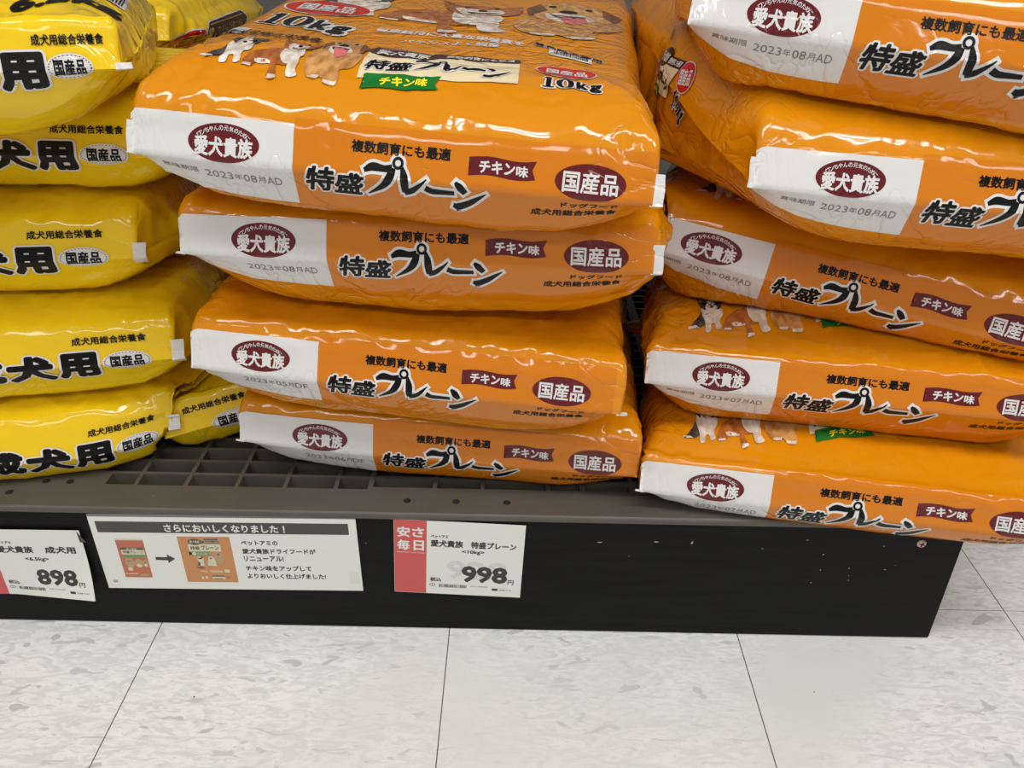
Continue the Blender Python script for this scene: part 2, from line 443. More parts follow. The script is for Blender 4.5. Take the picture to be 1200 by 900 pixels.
    for k in near:
        t = BAGS[k].bvh; lo_b, hi_b = BAGS[k].box
        inside = np.all((Wd > lo_b) & (Wd < hi_b), -1)
        for _ in range(3):
            for i, j in zip(*np.nonzero(inside)):
                p = Vector(Wd[i, j]); loc, n, f, d = t.find_nearest(p)
                if loc is None or d > .09: continue
                if (p - loc).dot(n) < .004: Wd[i, j] = loc + n * .0065
        for _ in range(5):                          # the middle of each face has to clear it as well
            Ce = (Wd[:-1, :-1] + Wd[1:, :-1] + Wd[:-1, 1:] + Wd[1:, 1:]) / 4
            for i, j in zip(*np.nonzero(np.all((Ce > lo_b) & (Ce < hi_b), -1))):
                p = Vector(Ce[i, j]); loc, n, f, d = t.find_nearest(p)
                if loc is not None and d < .09 and (p - loc).dot(n) < .003: Wd[i:i + 2, j:j + 2] += .3 * np.array(loc + n * .005 - p)
    Wd[..., 2] = np.maximum(Wd[..., 2], FLOOR_Z[0])
    P = (Wd - Ov) @ Rm
    N = normals(P)
    # mesh (rows closed into a loop at the back)
    nr, nc = sh
    idx = lambda i, j: (i % nr) * nc + j
    F = [[idx(i, j), idx(i, j + 1), idx(i + 1, j + 1), idx(i + 1, j)] for i in range(nr) for j in range(nc - 1)]
    flat = P.reshape(-1, 3)
    # stitch the two end seams: rows mirrored about the fold share the same line; leave as closed strips
    me = mesh_from('dog_food_bag', flat, F, True)
    bm = bmesh.new(); bm.from_mesh(me)
    k0 = int(np.where(rows == 0)[0][0])
    bm.verts.ensure_lookup_table()
    # sharp fold along the front
    fe = bm.edges.get
    for j in range(nc - 1):
        e = bm.edges.get((bm.verts[k0 * nc + j], bm.verts[k0 * nc + j + 1]))
        if e: e.smooth = False
    bmesh.ops.recalc_face_normals(bm, faces=bm.faces[:])
    bm.to_mesh(me); bm.free()
    o = link('dog_food_bag', me, film_mat); o.matrix_world = Mx
    b = Bag(); b.o, b.P, b.N, b.rows, b.W, b.Mx, b.seed, b.E0 = o, P, N, rows, W, Mx, seed, len(es)
    b.nx = nx; b.k0 = k0; b.key = key
    b.bvh = BVHTree.FromPolygons([Vector(p) for p in (P.reshape(-1, 3) @ Rm.T + Ov)], F)
    b.lbvh = BVHTree.FromPolygons([Vector(p) for p in P.reshape(-1, 3)], F)
    b.box = Wd.reshape(-1, 3).min(0), Wd.reshape(-1, 3).max(0)
    BAGS[key] = b
    return b

def on_bag(b, pts, off):
    """points (mm from the left end of the fold, mm up the front) -> positions on the bag, lifted by off"""
    pts = np.asarray(pts, float)
    fx = np.clip(pts[:, 0] / 1000 / b.W * b.nx, 0, b.nx - 1e-6); j = fx.astype(int); tx = fx - j; j = j + b.E0
    fv = np.interp(pts[:, 1] / 1000, b.rows, np.arange(len(b.rows))); i = np.clip(fv.astype(int), 0, len(b.rows) - 2); tv = fv - i
    def bil(G):
        return ((G[i, j].T * (1 - tx) + G[i, j + 1].T * tx) * (1 - tv) + (G[i + 1, j].T * (1 - tx) + G[i + 1, j + 1].T * tx) * tv).T
    n = bil(b.N); n /= np.linalg.norm(n, axis=1, keepdims=True)
    return bil(b.P) + n * off

def printed(b, name, layers, parent=None, dx=0, dv=0, slope=0.0):
    """one printed part: layers of (cut shape, material, lift in mm)"""
    V, F, mi, mats = [], [], [], []
    for (vv, ff), mt, lift in layers:
        base = len(V); vv = np.array(vv)
        vv[:, 1] += slope * (vv[:, 0] - 90)
        V += list(on_bag(b, vv[:, :2] + np.array([dx, dv]), ((lift + .5 + vv[:, 2]) / 1000)[:, None])); F += [[q + base for q in f] for f in ff]
        if mt not in mats: mats.append(mt)
        mi += [mats.index(mt)] * len(ff)
    me = mesh_from(name, V, F, True)
    o = link(name, me, mats, parent or b.o)
    me.polygons.foreach_set('material_index', mi)
    return o

def side_printed(b, name, layers, y0, z0, sgn, ang=0.0, parent=None, sx=1.0, sy=1.0):
    """print on a side gusset: reading along the bag, upright when the bag lies flat"""
    V, F, mi, mats = [], [], [], []
    ca, sa = math.cos(ang), math.sin(ang)
    for (vv, ff), mt, lift in layers:
        base = len(V)
        for a, c, dz in vv:
            a, c = a * sx / 1000, c * sy / 1000
            a, c = a * ca - c * sa, a * sa + c * ca
            yq, zq = y0 + sgn * a, z0 + c
            h = b.lbvh.ray_cast(Vector((sgn * .6, yq, zq)), Vector((-sgn, 0, 0)))
            p = h[0] if h[0] is not None else Vector((sgn * b.W / 2, yq, zq)); n = h[1] if h[0] is not None else Vector((sgn, 0, 0))
            if n.x * sgn < 0: n = -n
            V.append(p + n * ((lift + dz) / 1000 + .0003))
        F += [[q + base for q in f] for f in ff]
        if mt not in mats: mats.append(mt)
        mi += [mats.index(mt)] * len(ff)
    me = mesh_from(name, V, F, True); o = link(name, me, mats, parent or b.o)
    me.polygons.foreach_set('material_index', mi)
    return o

def fit_printed(b, name, layers, src, dst, parent=None):
    """print laid over a bulging gusset: src (mm on the print) -> dst (points in the bag's space), then dropped onto the film"""
    A = np.c_[np.array(src, float), np.ones(len(src))]; T = np.linalg.lstsq(A, np.array(dst, float) / 1000, rcond=None)[0]
    nrm = np.cross(T[0], T[1]); nrm /= np.linalg.norm(nrm); V, F, mi, mats = [], [], [], []
    for (vv, ff), mt, lift in layers:
        base = len(V)
        for a, c, dz in vv:
            p = Vector(np.array([a, c, 1]) @ T); h = b.lbvh.ray_cast(p + Vector(nrm) * .08, -Vector(nrm), .2)
            loc, n = (h[0], h[1]) if h[0] is not None else b.lbvh.find_nearest(p)[:2]
            V.append(loc + n * ((lift * 1.6 + dz) / 1000 + .0009))
        F += [[q + base for q in f] for f in ff]
        if mt not in mats: mats.append(mt)
        mi += [mats.index(mt)] * len(ff)
    me = mesh_from(name, V, F, True); o = link(name, me, mats, parent or b.o)
    me.polygons.foreach_set('material_index', mi)
    return o

def seal(b, side, v0, v1, wd, mat, out=(0, 0, 0), curl=0.0):
    """the heat-sealed end of the folded bottom: a thin tab standing out at the corner"""
    j = b.E0 if side < 0 else b.E0 + b.nx
    n = 15; V = []; F = []
    for k in range(n):
        v = lerp(v0, v1, k / (n - 1)); f = np.interp(v / 1000, b.rows, np.arange(len(b.rows))); i = int(min(f, len(b.rows) - 2)); t = f - i
        p = b.P[i, j] * (1 - t) + b.P[i + 1, j] * t; nn = b.N[i, j - side * 3]
        wob = .0004 * math.sin(k * .7 + b.seed)
        q = p + np.array([side * (wd + wob), 0, 0]) + np.array(out) + nn * curl * (k / (n - 1) - .5)
        p = p - np.array([side * .004, 0, 0]) + nn * .0006; th = nn * .0007
        V += [p + th, q + th * .6, q - th * .6, p - th]
    for k in range(n - 1):
        for e in range(4): F.append([4 * k + e, 4 * k + (e + 1) % 4, 4 * (k + 1) + (e + 1) % 4, 4 * (k + 1) + e])
    F.append([0, 1, 2, 3]); F.append([4 * (n - 1) + e for e in (3, 2, 1, 0)])
    return link('corner_seal', mesh_from('corner_seal', V, F), mat, b.o)

FLOOR_Z = [.1546]

# ---------------------------------------------------------------- setting
def floor_material():
    """marbled vinyl floor tiles, 303 mm, grain lying left to right"""
    mt = material('vinyl_tiles', (.7, .69, .65), .34, .45)
    nt = mt.node_tree; L = nt.links; b = nt.nodes['Principled BSDF']
    tc = nt.nodes.new('ShaderNodeTexCoord')
    def streak(scale, sx, sy, lo, hi, det=4, dist=1.0):
        mp = nt.nodes.new('ShaderNodeMapping'); mp.inputs['Scale'].default_value = (sx, sy, 1); L.new(tc.outputs['Object'], mp.inputs['Vector'])
        n = nt.nodes.new('ShaderNodeTexNoise'); n.inputs['Scale'].default_value = scale; n.inputs['Detail'].default_value = det; n.inputs['Distortion'].default_value = dist
        L.new(mp.outputs[0], n.inputs['Vector'])
        r = nt.nodes.new('ShaderNodeMapRange'); r.inputs[1].default_value = lo; r.inputs[2].default_value = hi; L.new(n.outputs[0], r.inputs[0])
        return r.outputs[0]
    def mixc(fac, c1, c2):
        x = nt.nodes.new('ShaderNodeMix'); x.data_type = 'RGBA'
        L.new(fac, x.inputs['Factor'])
        for s, c in ((6, c1), (7, c2)):
            if isinstance(c, tuple): x.inputs[s].default_value = (*c, 1)
            else: L.new(c, x.inputs[s])
        return x.outputs[2]
    c = mixc(streak(40, 1, 2.8, .42, .60, 6, 1.8), srgb(232, 232, 228), srgb(203, 204, 202))
    c = mixc(streak(30, 1, 3.2, .63, .67, 3, .8), c, srgb(176, 177, 175))
    c = mixc(streak(22, 1, 2.4, .68, .695, 2, .5), c, srgb(164, 165, 164))
    c = mixc(streak(85, 1, 3.4, .60, .70, 3, 2.5), c, srgb(184, 185, 182))
    c = mixc(streak(4, 1, 1, .45, .7, 3, 0), c, srgb(206, 207, 200))
    sc_ = nt.nodes.new('ShaderNodeMix'); sc_.data_type = 'RGBA'; sc_.inputs['Factor'].default_value = .62
    sc_.inputs[6].default_value = (*srgb(214, 215, 211), 1); L.new(c, sc_.inputs[7]); c = sc_.outputs[2]
    sep = nt.nodes.new('ShaderNodeSeparateXYZ'); L.new(tc.outputs['Object'], sep.inputs[0])
    def joint(out, off, wd):
        a = nt.nodes.new('ShaderNodeMath'); a.operation = 'ADD'; a.inputs[1].default_value = 30.3 - off; L.new(out, a.inputs[0])
        d = nt.nodes.new('ShaderNodeMath'); d.operation = 'PINGPONG'; d.inputs[1].default_value = .1515; L.new(a.outputs[0], d.inputs[0])
        l = nt.nodes.new('ShaderNodeMath'); l.operation = 'LESS_THAN'; l.inputs[1].default_value = wd; L.new(d.outputs[0], l.inputs[0])
        return l.outputs[0]
    c = mixc(joint(sep.outputs[0], 0, .00055), c, srgb(92, 88, 80))
    c = mixc(joint(sep.outputs[1], .042, .0004), c, srgb(140, 137, 130))
    n = nt.nodes.new('ShaderNodeTexNoise'); n.inputs['Scale'].default_value = 60; n.inputs['Detail'].default_value = 2
    L.new(tc.outputs['Object'], n.inputs['Vector'])
    g = nt.nodes.new('ShaderNodeMath'); g.operation = 'GREATER_THAN'; g.inputs[1].default_value = .775; L.new(n.outputs[0], g.inputs[0])
    c = mixc(g.outputs[0], c, srgb(70, 66, 60))
    L.new(c, b.inputs['Base Color'])
    return mt

bm = bmesh.new(); box_bm(bm, -3.5, 3.5, -4.2, 2.2, -.05, 0)
tag(bm_obj('floor', bm, floor_material()), kind='structure')
bm = bmesh.new(); box_bm(bm, -3.5, 3.5, 1.3, 1.36, 0, 2.7)
tag(bm_obj('wall_back', bm, material('grey_back_panel', srgb(104, 102, 99), .5)), kind='structure')
bm = bmesh.new(); box_bm(bm, -3.5, 3.5, -4.2, 2.2, 2.7, 2.75)
tag(bm_obj('ceiling', bm, material('ceiling_board', srgb(228, 226, 220), .8)), kind='structure')

# black painted plinth: front and side boards
def black_paint():
    mt = material('black_paint', srgb(27, 26, 25), .5, .15)
    nt = mt.node_tree; L = nt.links; b = nt.nodes['Principled BSDF']; tc = nt.nodes.new('ShaderNodeTexCoord')
    mp = nt.nodes.new('ShaderNodeMapping'); mp.inputs['Scale'].default_value = (1.5, 20, 22); L.new(tc.outputs['Object'], mp.inputs['Vector'])
    n = nt.nodes.new('ShaderNodeTexNoise'); n.inputs['Scale'].default_value = 6; n.inputs['Detail'].default_value = 6; L.new(mp.outputs[0], n.inputs['Vector'])
    r = nt.nodes.new('ShaderNodeMapRange'); r.inputs[1].default_value = .35; r.inputs[2].default_value = .75; r.inputs[3].default_value = 0; r.inputs[4].default_value = 1
    L.new(n.outputs[0], r.inputs[0])
    x = nt.nodes.new('ShaderNodeMix'); x.data_type = 'RGBA'; L.new(r.outputs[0], x.inputs['Factor'])
    x.inputs[6].default_value = (*srgb(9, 9, 9), 1); x.inputs[7].default_value = (*srgb(17, 17, 16), 1); L.new(x.outputs[2], b.inputs['Base Color'])
    bp = nt.nodes.new('ShaderNodeBump'); bp.inputs['Strength'].default_value = .25; bp.inputs['Distance'].default_value = .002; L.new(n.outputs[0], bp.inputs['Height']); L.new(bp.outputs[0], b.inputs['Normal'])
    return mt
PAINT = black_paint(); CHIP = material('bare_wood_chip', srgb(150, 146, 140), .6)
bm = bmesh.new(); box_bm(bm, -1.35, .505, 0, .02, 0, .147, .0012)
plinth = bm_obj('display_plinth', bm, PAINT)
tag(plinth, 'black painted wooden plinth board under the bags, with scuffs and a cross-head screw', 'plinth')
bm = bmesh.new(); box_bm(bm, .485, .505, .0203, 1.15, 0, .147, .0012); bm_obj('side_board', bm, PAINT, plinth)
bm = bmesh.new(); box_bm(bm, -1.33, .484, 1.13, 1.15, 0, .147, .0012); bm_obj('back_board', bm, PAINT, plinth)
# paint chips knocked out of the front board
rnd = random.Random(8); V = []; F = []
chips = [(.150, .122, 6, 1.6), (.205, .124, 7, 1.6), (.240, .124, 2.2, 4), (.371, .112, 1.8, 2.2), (.372, .092, 1.6, 1.6), (.366, .075, 1.2, 1.8), (.400, .095, 2.2, 1.6), (.402, .085, 1.0, 1.2),
         (.403, .079, 1.6, 1.0), (.436, .094, 3.0, 1.4), (.428, .124, 2.0, 1.0), (.352, .130, 4, .8), (.31, .118, 2.5, .7), (.18, .105, 1.6, .8), (-.08, .115, 1.2, 1), (.445, .10, .9, .9)]
for x, z, a, c in chips:
    n = 7; b0 = len(V)
    for k in range(n):
        t = 2 * math.pi * k / n; V.append((x + a / 2000 * math.cos(t) * rnd.uniform(.6, 1.2), -.0003, z + c / 2000 * math.sin(t) * rnd.uniform(.6, 1.2)))
    F.append(list(range(b0, b0 + n)))
o = link('paint_chips', mesh_from('paint_chips', V, F), CHIP, plinth); tag(o, kind='stuff')
# screw head
bm = bmesh.new()
bmesh.ops.create_cone(bm, cap_ends=True, segments=28, radius1=.0046, radius2=.0034, depth=.0014, matrix=Matrix.Translation((.464, -.0007, .128)) @ Matrix.Rotation(math.pi / 2, 4, 'X'))
scr = bm_obj('screw', bm, material('screw_steel', srgb(200, 170, 160), .35, .5, .3), plinth); scr['label'] = 'cross-head screw'
bm = bmesh.new(); box_bm(bm, .464 - .0026, .464 + .0026, -.00175, -.0012, .1274, .1286); box_bm(bm, .4634, .4646, -.00178, -.0012, .128 - .0026, .128 + .0026)
for v in bm.verts: v.co = Vector((.464, v.co.y, .128)) + Matrix.Rotation(.25, 3, 'Y') @ (v.co - Vector((.464, v.co.y, .128)))
bm_obj('screw_slot', bm, material('dark_slot', srgb(40, 26, 24), .6), scr)

# grey plastic pallet on top: a deck with rectangular openings
def deck():
    top, bot = .1535, .112
    X = [-1.34]
    ribs = [-.346, -.314, -.264, -.213, -.165, -.114]
    xs_sets = {}
    lip = [-1.345, .50]
    rows = []
    y = .036
    while y < 1.08:
        rows.append((y, y + .0185)); y += .0225
    V, F = [], []
    def quad(a, b, c, d):
        n = len(V); V.extend([a, b, c, d]); F.append([n, n + 1, n + 2, n + 3])
    def top_rect(x0, x1, y0, y1):
        if x1 - x0 > 1e-6 and y1 - y0 > 1e-6: quad((x0, y0, top), (x1, y0, top), (x1, y1, top), (x0, y1, top))
    def opening(x0, x1, y0, y1, d=.0015):
        t0 = top
        quad((x0, y0, t0), (x1, y0, t0), (x1, y0 + d, bot), (x0, y0 + d, bot)); quad((x1, y1, t0), (x0, y1, t0), (x0, y1 - d, bot), (x1, y1 - d, bot))
        quad((x0, y1, t0), (x0, y0, t0), (x0, y0 + d, bot), (x0, y1 - d, bot)); quad((x1, y0, t0), (x1, y1, t0), (x1, y1 - d, bot), (x1, y0 + d, bot))
    def openings_in(k):
        """x spans of the openings of row k"""
        out = []
        if k == 0: out += [(-.344, -.316)]
        else: out += [(-.36, -.316)]
        out += [(-.312, -.266), (-.262, -.215), (-.211, -.167), (-.163, -.116), (-.112, -.082)]
        out += [(-.077, -.017), (-.013, .031), (.035, .097)]
        out += [(.101, .131), (.136, .181), (.185, .228)] if k else [(.101, .131), (.136, .181)]
        out += [(.24, .284), (.288, .332), (.336, .38), (.384, .428)] if k > 1 else []
        if k > 3: out += [(x, x + .045) for x in np.arange(-.9, -.38, .05)]
        return sorted(out)
    top_rect(lip[0], lip[1], 0.0005, .036)
    for k, (y0, y1) in enumerate(rows):
        sp = openings_in(k); x = lip[0]
        y0b = y0 + (.004 if k == 0 else 0)
        for a, b in sp:
            top_rect(x, a, y0, y1); x = b
            oy = y0b if (k == 0 and a > -.09) else y0
            if oy > y0: top_rect(a, b, y0, oy)
            opening(a, b, oy, y1)
        top_rect(x, lip[1], y0, y1)
        yn = rows[k + 1][0] if k + 1 < len(rows) else y1 + .02
        top_rect(lip[0], lip[1], y1, yn)
    ye = yn
    # front edge with a small rounded nose, back and end faces, underside
    x0, x1 = lip
    nose = [(.0005, top), (-.0012, top - .001), (-.002, top - .0025), (-.002, .1472), (0, .1472)]
    for (ya, za), (yb, zb) in zip(nose, nose[1:]): quad((x0, yb, zb), (x1, yb, zb), (x1, ya, za), (x0, ya, za))
    quad((x1, 0, .1472), (x1, ye, .1472), (x1, ye, top), (x1, 0, top)); quad((x0, ye, .1472), (x0, 0, .1472), (x0, 0, top), (x0, ye, top)); quad((x1, ye, .1472), (x0, ye, .1472), (x0, ye, top), (x1, ye, top))
    xi0, xi1 = -1.32, .48
    quad((xi0, .025, bot), (xi1, .025, bot), (xi1, ye, bot), (xi0, ye, bot))
    return V, F
V, F = deck()
dk = material('grey_plastic', srgb(98, 94, 86), .48, .45)
nt = dk.node_tree; n = nt.nodes.new('ShaderNodeTexNoise'); n.inputs['Scale'].default_value = 14; n.inputs['Detail'].default_value = 6; tc = nt.nodes.new('ShaderNodeTexCoord')
nt.links.new(tc.outputs['Object'], n.inputs['Vector'])
x = nt.nodes.new('ShaderNodeMix'); x.data_type = 'RGBA'; x.inputs[6].default_value = (*srgb(70, 66, 58), 1); x.inputs[7].default_value = (*srgb(92, 87, 78), 1)
nt.links.new(n.outputs[0], x.inputs['Factor']); nt.links.new(x.outputs[2], nt.nodes['Principled BSDF'].inputs['Base Color'])
pallet = link('display_pallet', mesh_from('display_pallet', V, F), dk)
tag(pallet, 'grey plastic grid pallet deck lying on the black plinth under the bags', 'pallet')
HOLE = material('dark_hole', srgb(14, 13, 12), .8)
for hx, hy in [(-.431, .020), (-.404, .039), (-.380, .039), (-.040, .019), (.008, .019), (.058, .019)]:
    bm = bmesh.new()
    bmesh.ops.create_circle(bm, cap_ends=True, segments=20, radius=.0038, matrix=Matrix.Translation((hx, hy, .15365)))
    rim = bmesh.ops.extrude_face_region(bm, geom=bm.faces[:])
    for g in rim['geom']:
        if isinstance(g, bmesh.types.BMVert): g.co.z -= .00015
    bm_obj('screw_hole', bm, HOLE, pallet)

# ---------------------------------------------------------------- the bags
OR, YE = M['orange'], M['yellow']
W = .385
def along(p, deg, tilt, width):
    """right end of a fold that starts at p, turned deg, dropping by tilt over its width"""
    h = math.sqrt(width ** 2 - tilt ** 2)
    return (p[0] + h * math.cos(math.radians(deg)), p[1] + h * math.sin(math.radians(deg)), p[2] - tilt)
def ends(q, deg, tilt, width):
    """both ends of a fold whose right end is q"""
    h = math.sqrt(width ** 2 - tilt ** 2)
    return (q[0] - h * math.cos(math.radians(deg)), q[1] - h * math.sin(math.radians(deg)), q[2] + tilt), q

# middle stack, from the pallet up
a = (-.201, .050, .196)
make_bag('C4', a, along(a, -4.3, .010, W), W, OR, ht=.050, hb=.036, seed=4, lean=.7, side_bulge=.005, bulge=(.004, -.002), ear_l=(-.004, -.004, .006))
a = (-.227, .020, .298)
make_bag('C3', a, along(a, -5.1, .020, W), W, OR, ht=.052, hb=.055, seed=3, under=['C4'], near=['C4'], lean=.9, side_bulge=.003, bulge=(.006, -.002))
a = (-.212, .008, .411)
make_bag('C2', a, along(a, -3.5, .0, W), W, OR, ht=.046, hb=.060, seed=2, under=['C3'], near=['C3'], low_amt_r=.75)
a = (-.223, -.018, .499)
make_bag('C1', a, along(a, -5.0, .022, W), W, OR, ht=.060, hb=.042, seed=1, under=['C2'], near=['C2'], L=.80, round_top=.03, rise=.022, side_bulge=.003, bulge=(.004, -.011))
# the stack at the open end of the plinth, from the pallet up
a = (.185, .011, .177)
make_bag('R5', a, along(a, -9.7, .0, W), W, OR, ht=.038, hb=.030, seed=15, lean=.8, side_bulge=.004, bulge=(0, .006), near=['C4', 'C3'])
a = (.187, .058, .270)
make_bag('R4', a, along(a, -9.3, .0, W), W, OR, ht=.041, hb=.066, seed=14, under=['R5'], near=['R5', 'C3', 'C2'], lean=.9, side_bulge=.004, bulge=(0, 0), L=.5)
a = (.186, .135, .379)
make_bag('R3', a, along(a, -19, .050, W), W, OR, ht=.054, hb=.078, seed=13, under=['R4'], near=['R4', 'C2', 'C1'], ear_l=(-.014, -.012, .004), L=.5)
def curled_side(X, Y, Z, a, S):
    """the gusset has slid out sideways and curls up between the two stacks"""
    g = np.where(S < 0, ss(.01, .15, Y) * np.clip((a - .62) / .38, 0, 1) ** 1.4, 0)
    return X - g * (.056 + .03 * ss(.18, .5, Y)) * np.where(Z > -.015, 1, .9), Y, Z + g * .058 * np.where(Z > -.01, 1, .12)
a = (.245, .010, .474)
make_bag('R2', a, along(a, -6, .018, W), W, OR, ht=.060, hb=.050, seed=12, under=['R3'], near=['R3', 'C2', 'C1'], slump=curled_side, round_top=.03, L=.66, wrinkle=.7)
a = (.187, .047, .587)
make_bag('R1', a, along(a, -14, .030, W), W, OR, ht=.060, hb=.065, seed=11, under=['R2'], near=['R2', 'C1'])
# yellow stack
WY = .34
b = (-.203, .112, .195)
make_bag('Y6', *ends(b, 17, -.018, .10), .10, YE, ht=.030, hb=.030, seed=26, L=.36, near=['C4', 'C3'])
make_bag('Y5', *ends((-.272, .058, .182), 12, -.0, WY), WY, YE, ht=.050, hb=.032, seed=25, L=.42, under=['Y6'], near=['Y6'], over_all=True, bulge=(0, .02), side_bulge=.016, ear_r=(-.010, .030, .006), wrinkle=1.4, low_amt=.95, low_amt_r=.3)
make_bag('Y4', *ends((-.261, .069, .280), 13, -.0, WY), WY, YE, ht=.048, hb=.045, seed=24, L=.42, under=['Y5', 'Y6'], near=['Y5', 'Y6', 'C3'], bulge=(0, .02), low_amt_r=.6)
make_bag('Y3', *ends((-.285, .085, .375), 8, -.0, WY), WY, YE, ht=.048, hb=.045, seed=23, L=.42, under=['Y4'], near=['Y4', 'C2'], bulge=(0, .02), low_amt_r=.6)
make_bag('Y2', *ends((-.258, .105, .462), 0, -.0, WY), WY, YE, ht=.046, hb=.042, seed=22, L=.40, under=['Y3'], near=['Y3', 'C1', 'C2'], bulge=(0, .012), low_amt_r=.6)
make_bag('Y1', *ends((-.229, .008, .553), 19, -.0, WY), WY, YE, ht=.036, hb=.050, seed=21, L=.44, under=['Y2'], near=['Y2', 'C1'], crown=.008, round_top=.045, side_bulge=.002)
# the row behind it
prev = None
for key, z, dx in (('Z5', .190, 0), ('Z4', .266, .01), ('Z3', .342, -.005), ('Z2', .416, .0), ('Y0', .500, -.010)):
    make_bag(key, *ends((-.392 + dx, .545, z), 0, 0, WY), WY, YE, ht=.046, hb=.040, seed=40 + int(z * 100), L=.44, under=[prev] if prev else [], near=([prev] if prev else []) + ['Y1', 'Y2', 'Y3', 'Y4', 'Y5'], side_bulge=.016)
    prev = key

# ---------------------------------------------------------------- print of the orange bags (millimetres from the fold's left end, and up the front)
K = lambda *shapes: cut(merge(*shapes))
LETTER = .025
def emblem_layers(xc, yc, rx, ry, base=.45):
    return [(K(oval(xc, yc, rx, ry)), M['maroon'], base),
            (K(text('愛犬貴族', xc - rx * .82, xc + rx * .82, yc - ry * .72, yc + ry * .30, .034)), M['white'], base + .25),
            (K(arc_text('ワンちゃんの元気のために', xc, yc - ry * .22, rx * .82, ry * .98, 150, 30, 3.5, .014)), M['white'], base + .25)]
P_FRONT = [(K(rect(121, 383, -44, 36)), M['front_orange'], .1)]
P_LABEL = [(K(rect(-8, 121, -32, 31.5)), M['white'], .25)]
P_EMBLEM = emblem_layers(69.5, 13.2, 26.5, 13.8)
P_EXPIRY = [(K(text('賞味期限', 21, 48, -15.2, -8.6, .002)), M['grey_ink'], .45)]
P_TITLE = [(K(title(131, -3.4, 1.02, 1.12, 2.0)), M['white'], .3), (K(title(131, -3.4, 1.02, 1.12)), M['black'], .5)]
P_SLOGAN = [(K(text('複数飼育にも最適', 163.5, 236, 16.3, 25.2, .034)), M['black'], .3)]
P_RIBBON = [(K(ribbon(250.5, 298, 8.6, 21.6, 1.2)), M['maroon'], .3), (K(text('チキン', 257, 283, 10.6, 19.6, .035), text('味', 283.8, 292.5, 10.2, 18, .03)), M['white'], .5)]
P_BADGE = [(K(oval(337.5, 11.2, 25.6, 13.0)), M['maroon'], .3), (K(text('国産品', 317.5, 357.5, 3.4, 18.6, .022)), M['white'], .5)]
P_FEED = [(K(text('ドッグフード', 318, 359, -10.6, -5.0, .03), text('成犬用総合栄養食', 296.5, 358.5, -20.2, -13.4, .028)), M['black'], .3)]
_dates = {}
def date_layers(tail):
    if tail not in _dates:
        a, c = tail
        _dates[tail] = [(K(text('2023', 53, 74, -16.6, -9.6, -.004), text('年', 75, 81, -15.8, -10.2, -.004), text(a, 82, 92, -16.6, -9.6, -.004), text('月', 93, 98.5, -15.8, -10.2, -.004), text(c, 99.5, 111, -16.6, -9.6, -.004)), M['grey_ink'], .45)]
    return _dates[tail]

# ---- the three printed dogs: (material, outline) pieces
CHI = [('fur_dark', [(36.5, 86), (40, 92), (46, 104), (49, 113), (57, 104), (54, 92), (46, 86)]),
       ('fur_white', [(36.3, 85.8), (37, 89.5), (43, 90), (47, 86)]),
       ('fur_white', [(48.5, 112), (51, 124), (67, 119), (69.5, 104), (66, 94), (67.5, 83), (63, 81), (61, 90), (58, 88), (57.5, 79), (53, 78.6), (52.5, 92)]),
       ('fur_dark', [(43, 148), (50, 139), (60, 137), (72, 143), (69, 128), (66.5, 116), (56, 115), (49, 123)]),
       ('fur_white', [(55.5, 137), (60, 136), (64.5, 118), (58.5, 114), (53, 118)]),
       ('fur_tan', [(45.5, 144), (49, 138.5), (48.5, 133)]), ('fur_tan', [(69.5, 139.5), (67, 135), (68, 131)])]
SHI = [('fur_tan', [(69, 86), (74, 101), (83, 110), (93, 116), (102, 112), (105, 100), (108, 86), (98, 84), (90, 85), (80, 83), (77, 78), (70.5, 78.5)]),
       ('fur_white', [(77, 90), (86, 88), (92, 84), (86, 82.5), (79, 83.5)]), ('fur_white', [(70.4, 78.4), (70.2, 81.5), (77, 81), (77, 77.8)]),
       ('fur_tan', [(87, 102), (95, 98), (94.5, 84), (98.5, 68), (92.5, 66), (90.6, 82)]), ('fur_white', [(92.5, 66), (92.1, 71), (98, 71.5), (98.7, 68)]),
       ('fur_white', [(102.5, 100), (110, 92), (110.5, 80), (113.5, 72), (106, 70.6), (103.2, 84)]),
       ('fur_white', [(92.5, 120), (104, 120), (110.5, 106), (108, 88), (100, 86), (94, 97)]),
       ('fur_tan', [(85.5, 143), (92, 134), (100, 137), (108, 133), (115, 140), (115, 121), (109, 112), (98, 110), (91, 116), (88, 128)]),
       ('fur_white', [(92, 124), (96, 128), (101, 125), (107, 127), (110, 120), (105, 112), (97, 111.5)]),
       ('fur_shade', [(87, 139.5), (91.2, 134), (89.5, 130)])]
GOL = [('fur_gold', [(118, 118), (114.5, 100), (116, 84), (121.5, 72), (129, 70.5), (132, 78), (134, 67), (143, 65.8), (144.5, 74), (143, 84), (151, 88), (155, 104), (149, 122), (136, 132)]),
       ('fur_white', [(121.5, 72), (121.3, 75), (130, 75), (129, 70.5)]), ('fur_white', [(134, 67), (134, 70.5), (144, 70), (143, 65.8)]),
       ('fur_gold', [(119.5, 148), (124, 158), (137, 158), (147.5, 147), (151.5, 128), (147, 110), (135, 102), (124, 110), (118.5, 130)]),
       ('fur_shade', [(121, 152), (116.5, 138), (118.5, 120), (124.5, 137)]), ('fur_shade', [(146, 150), (155, 134), (151.5, 114), (146.5, 131)]),
       ('fur_white', [(124, 128), (131, 133), (140, 129), (143, 116), (134, 107), (126, 115)])]
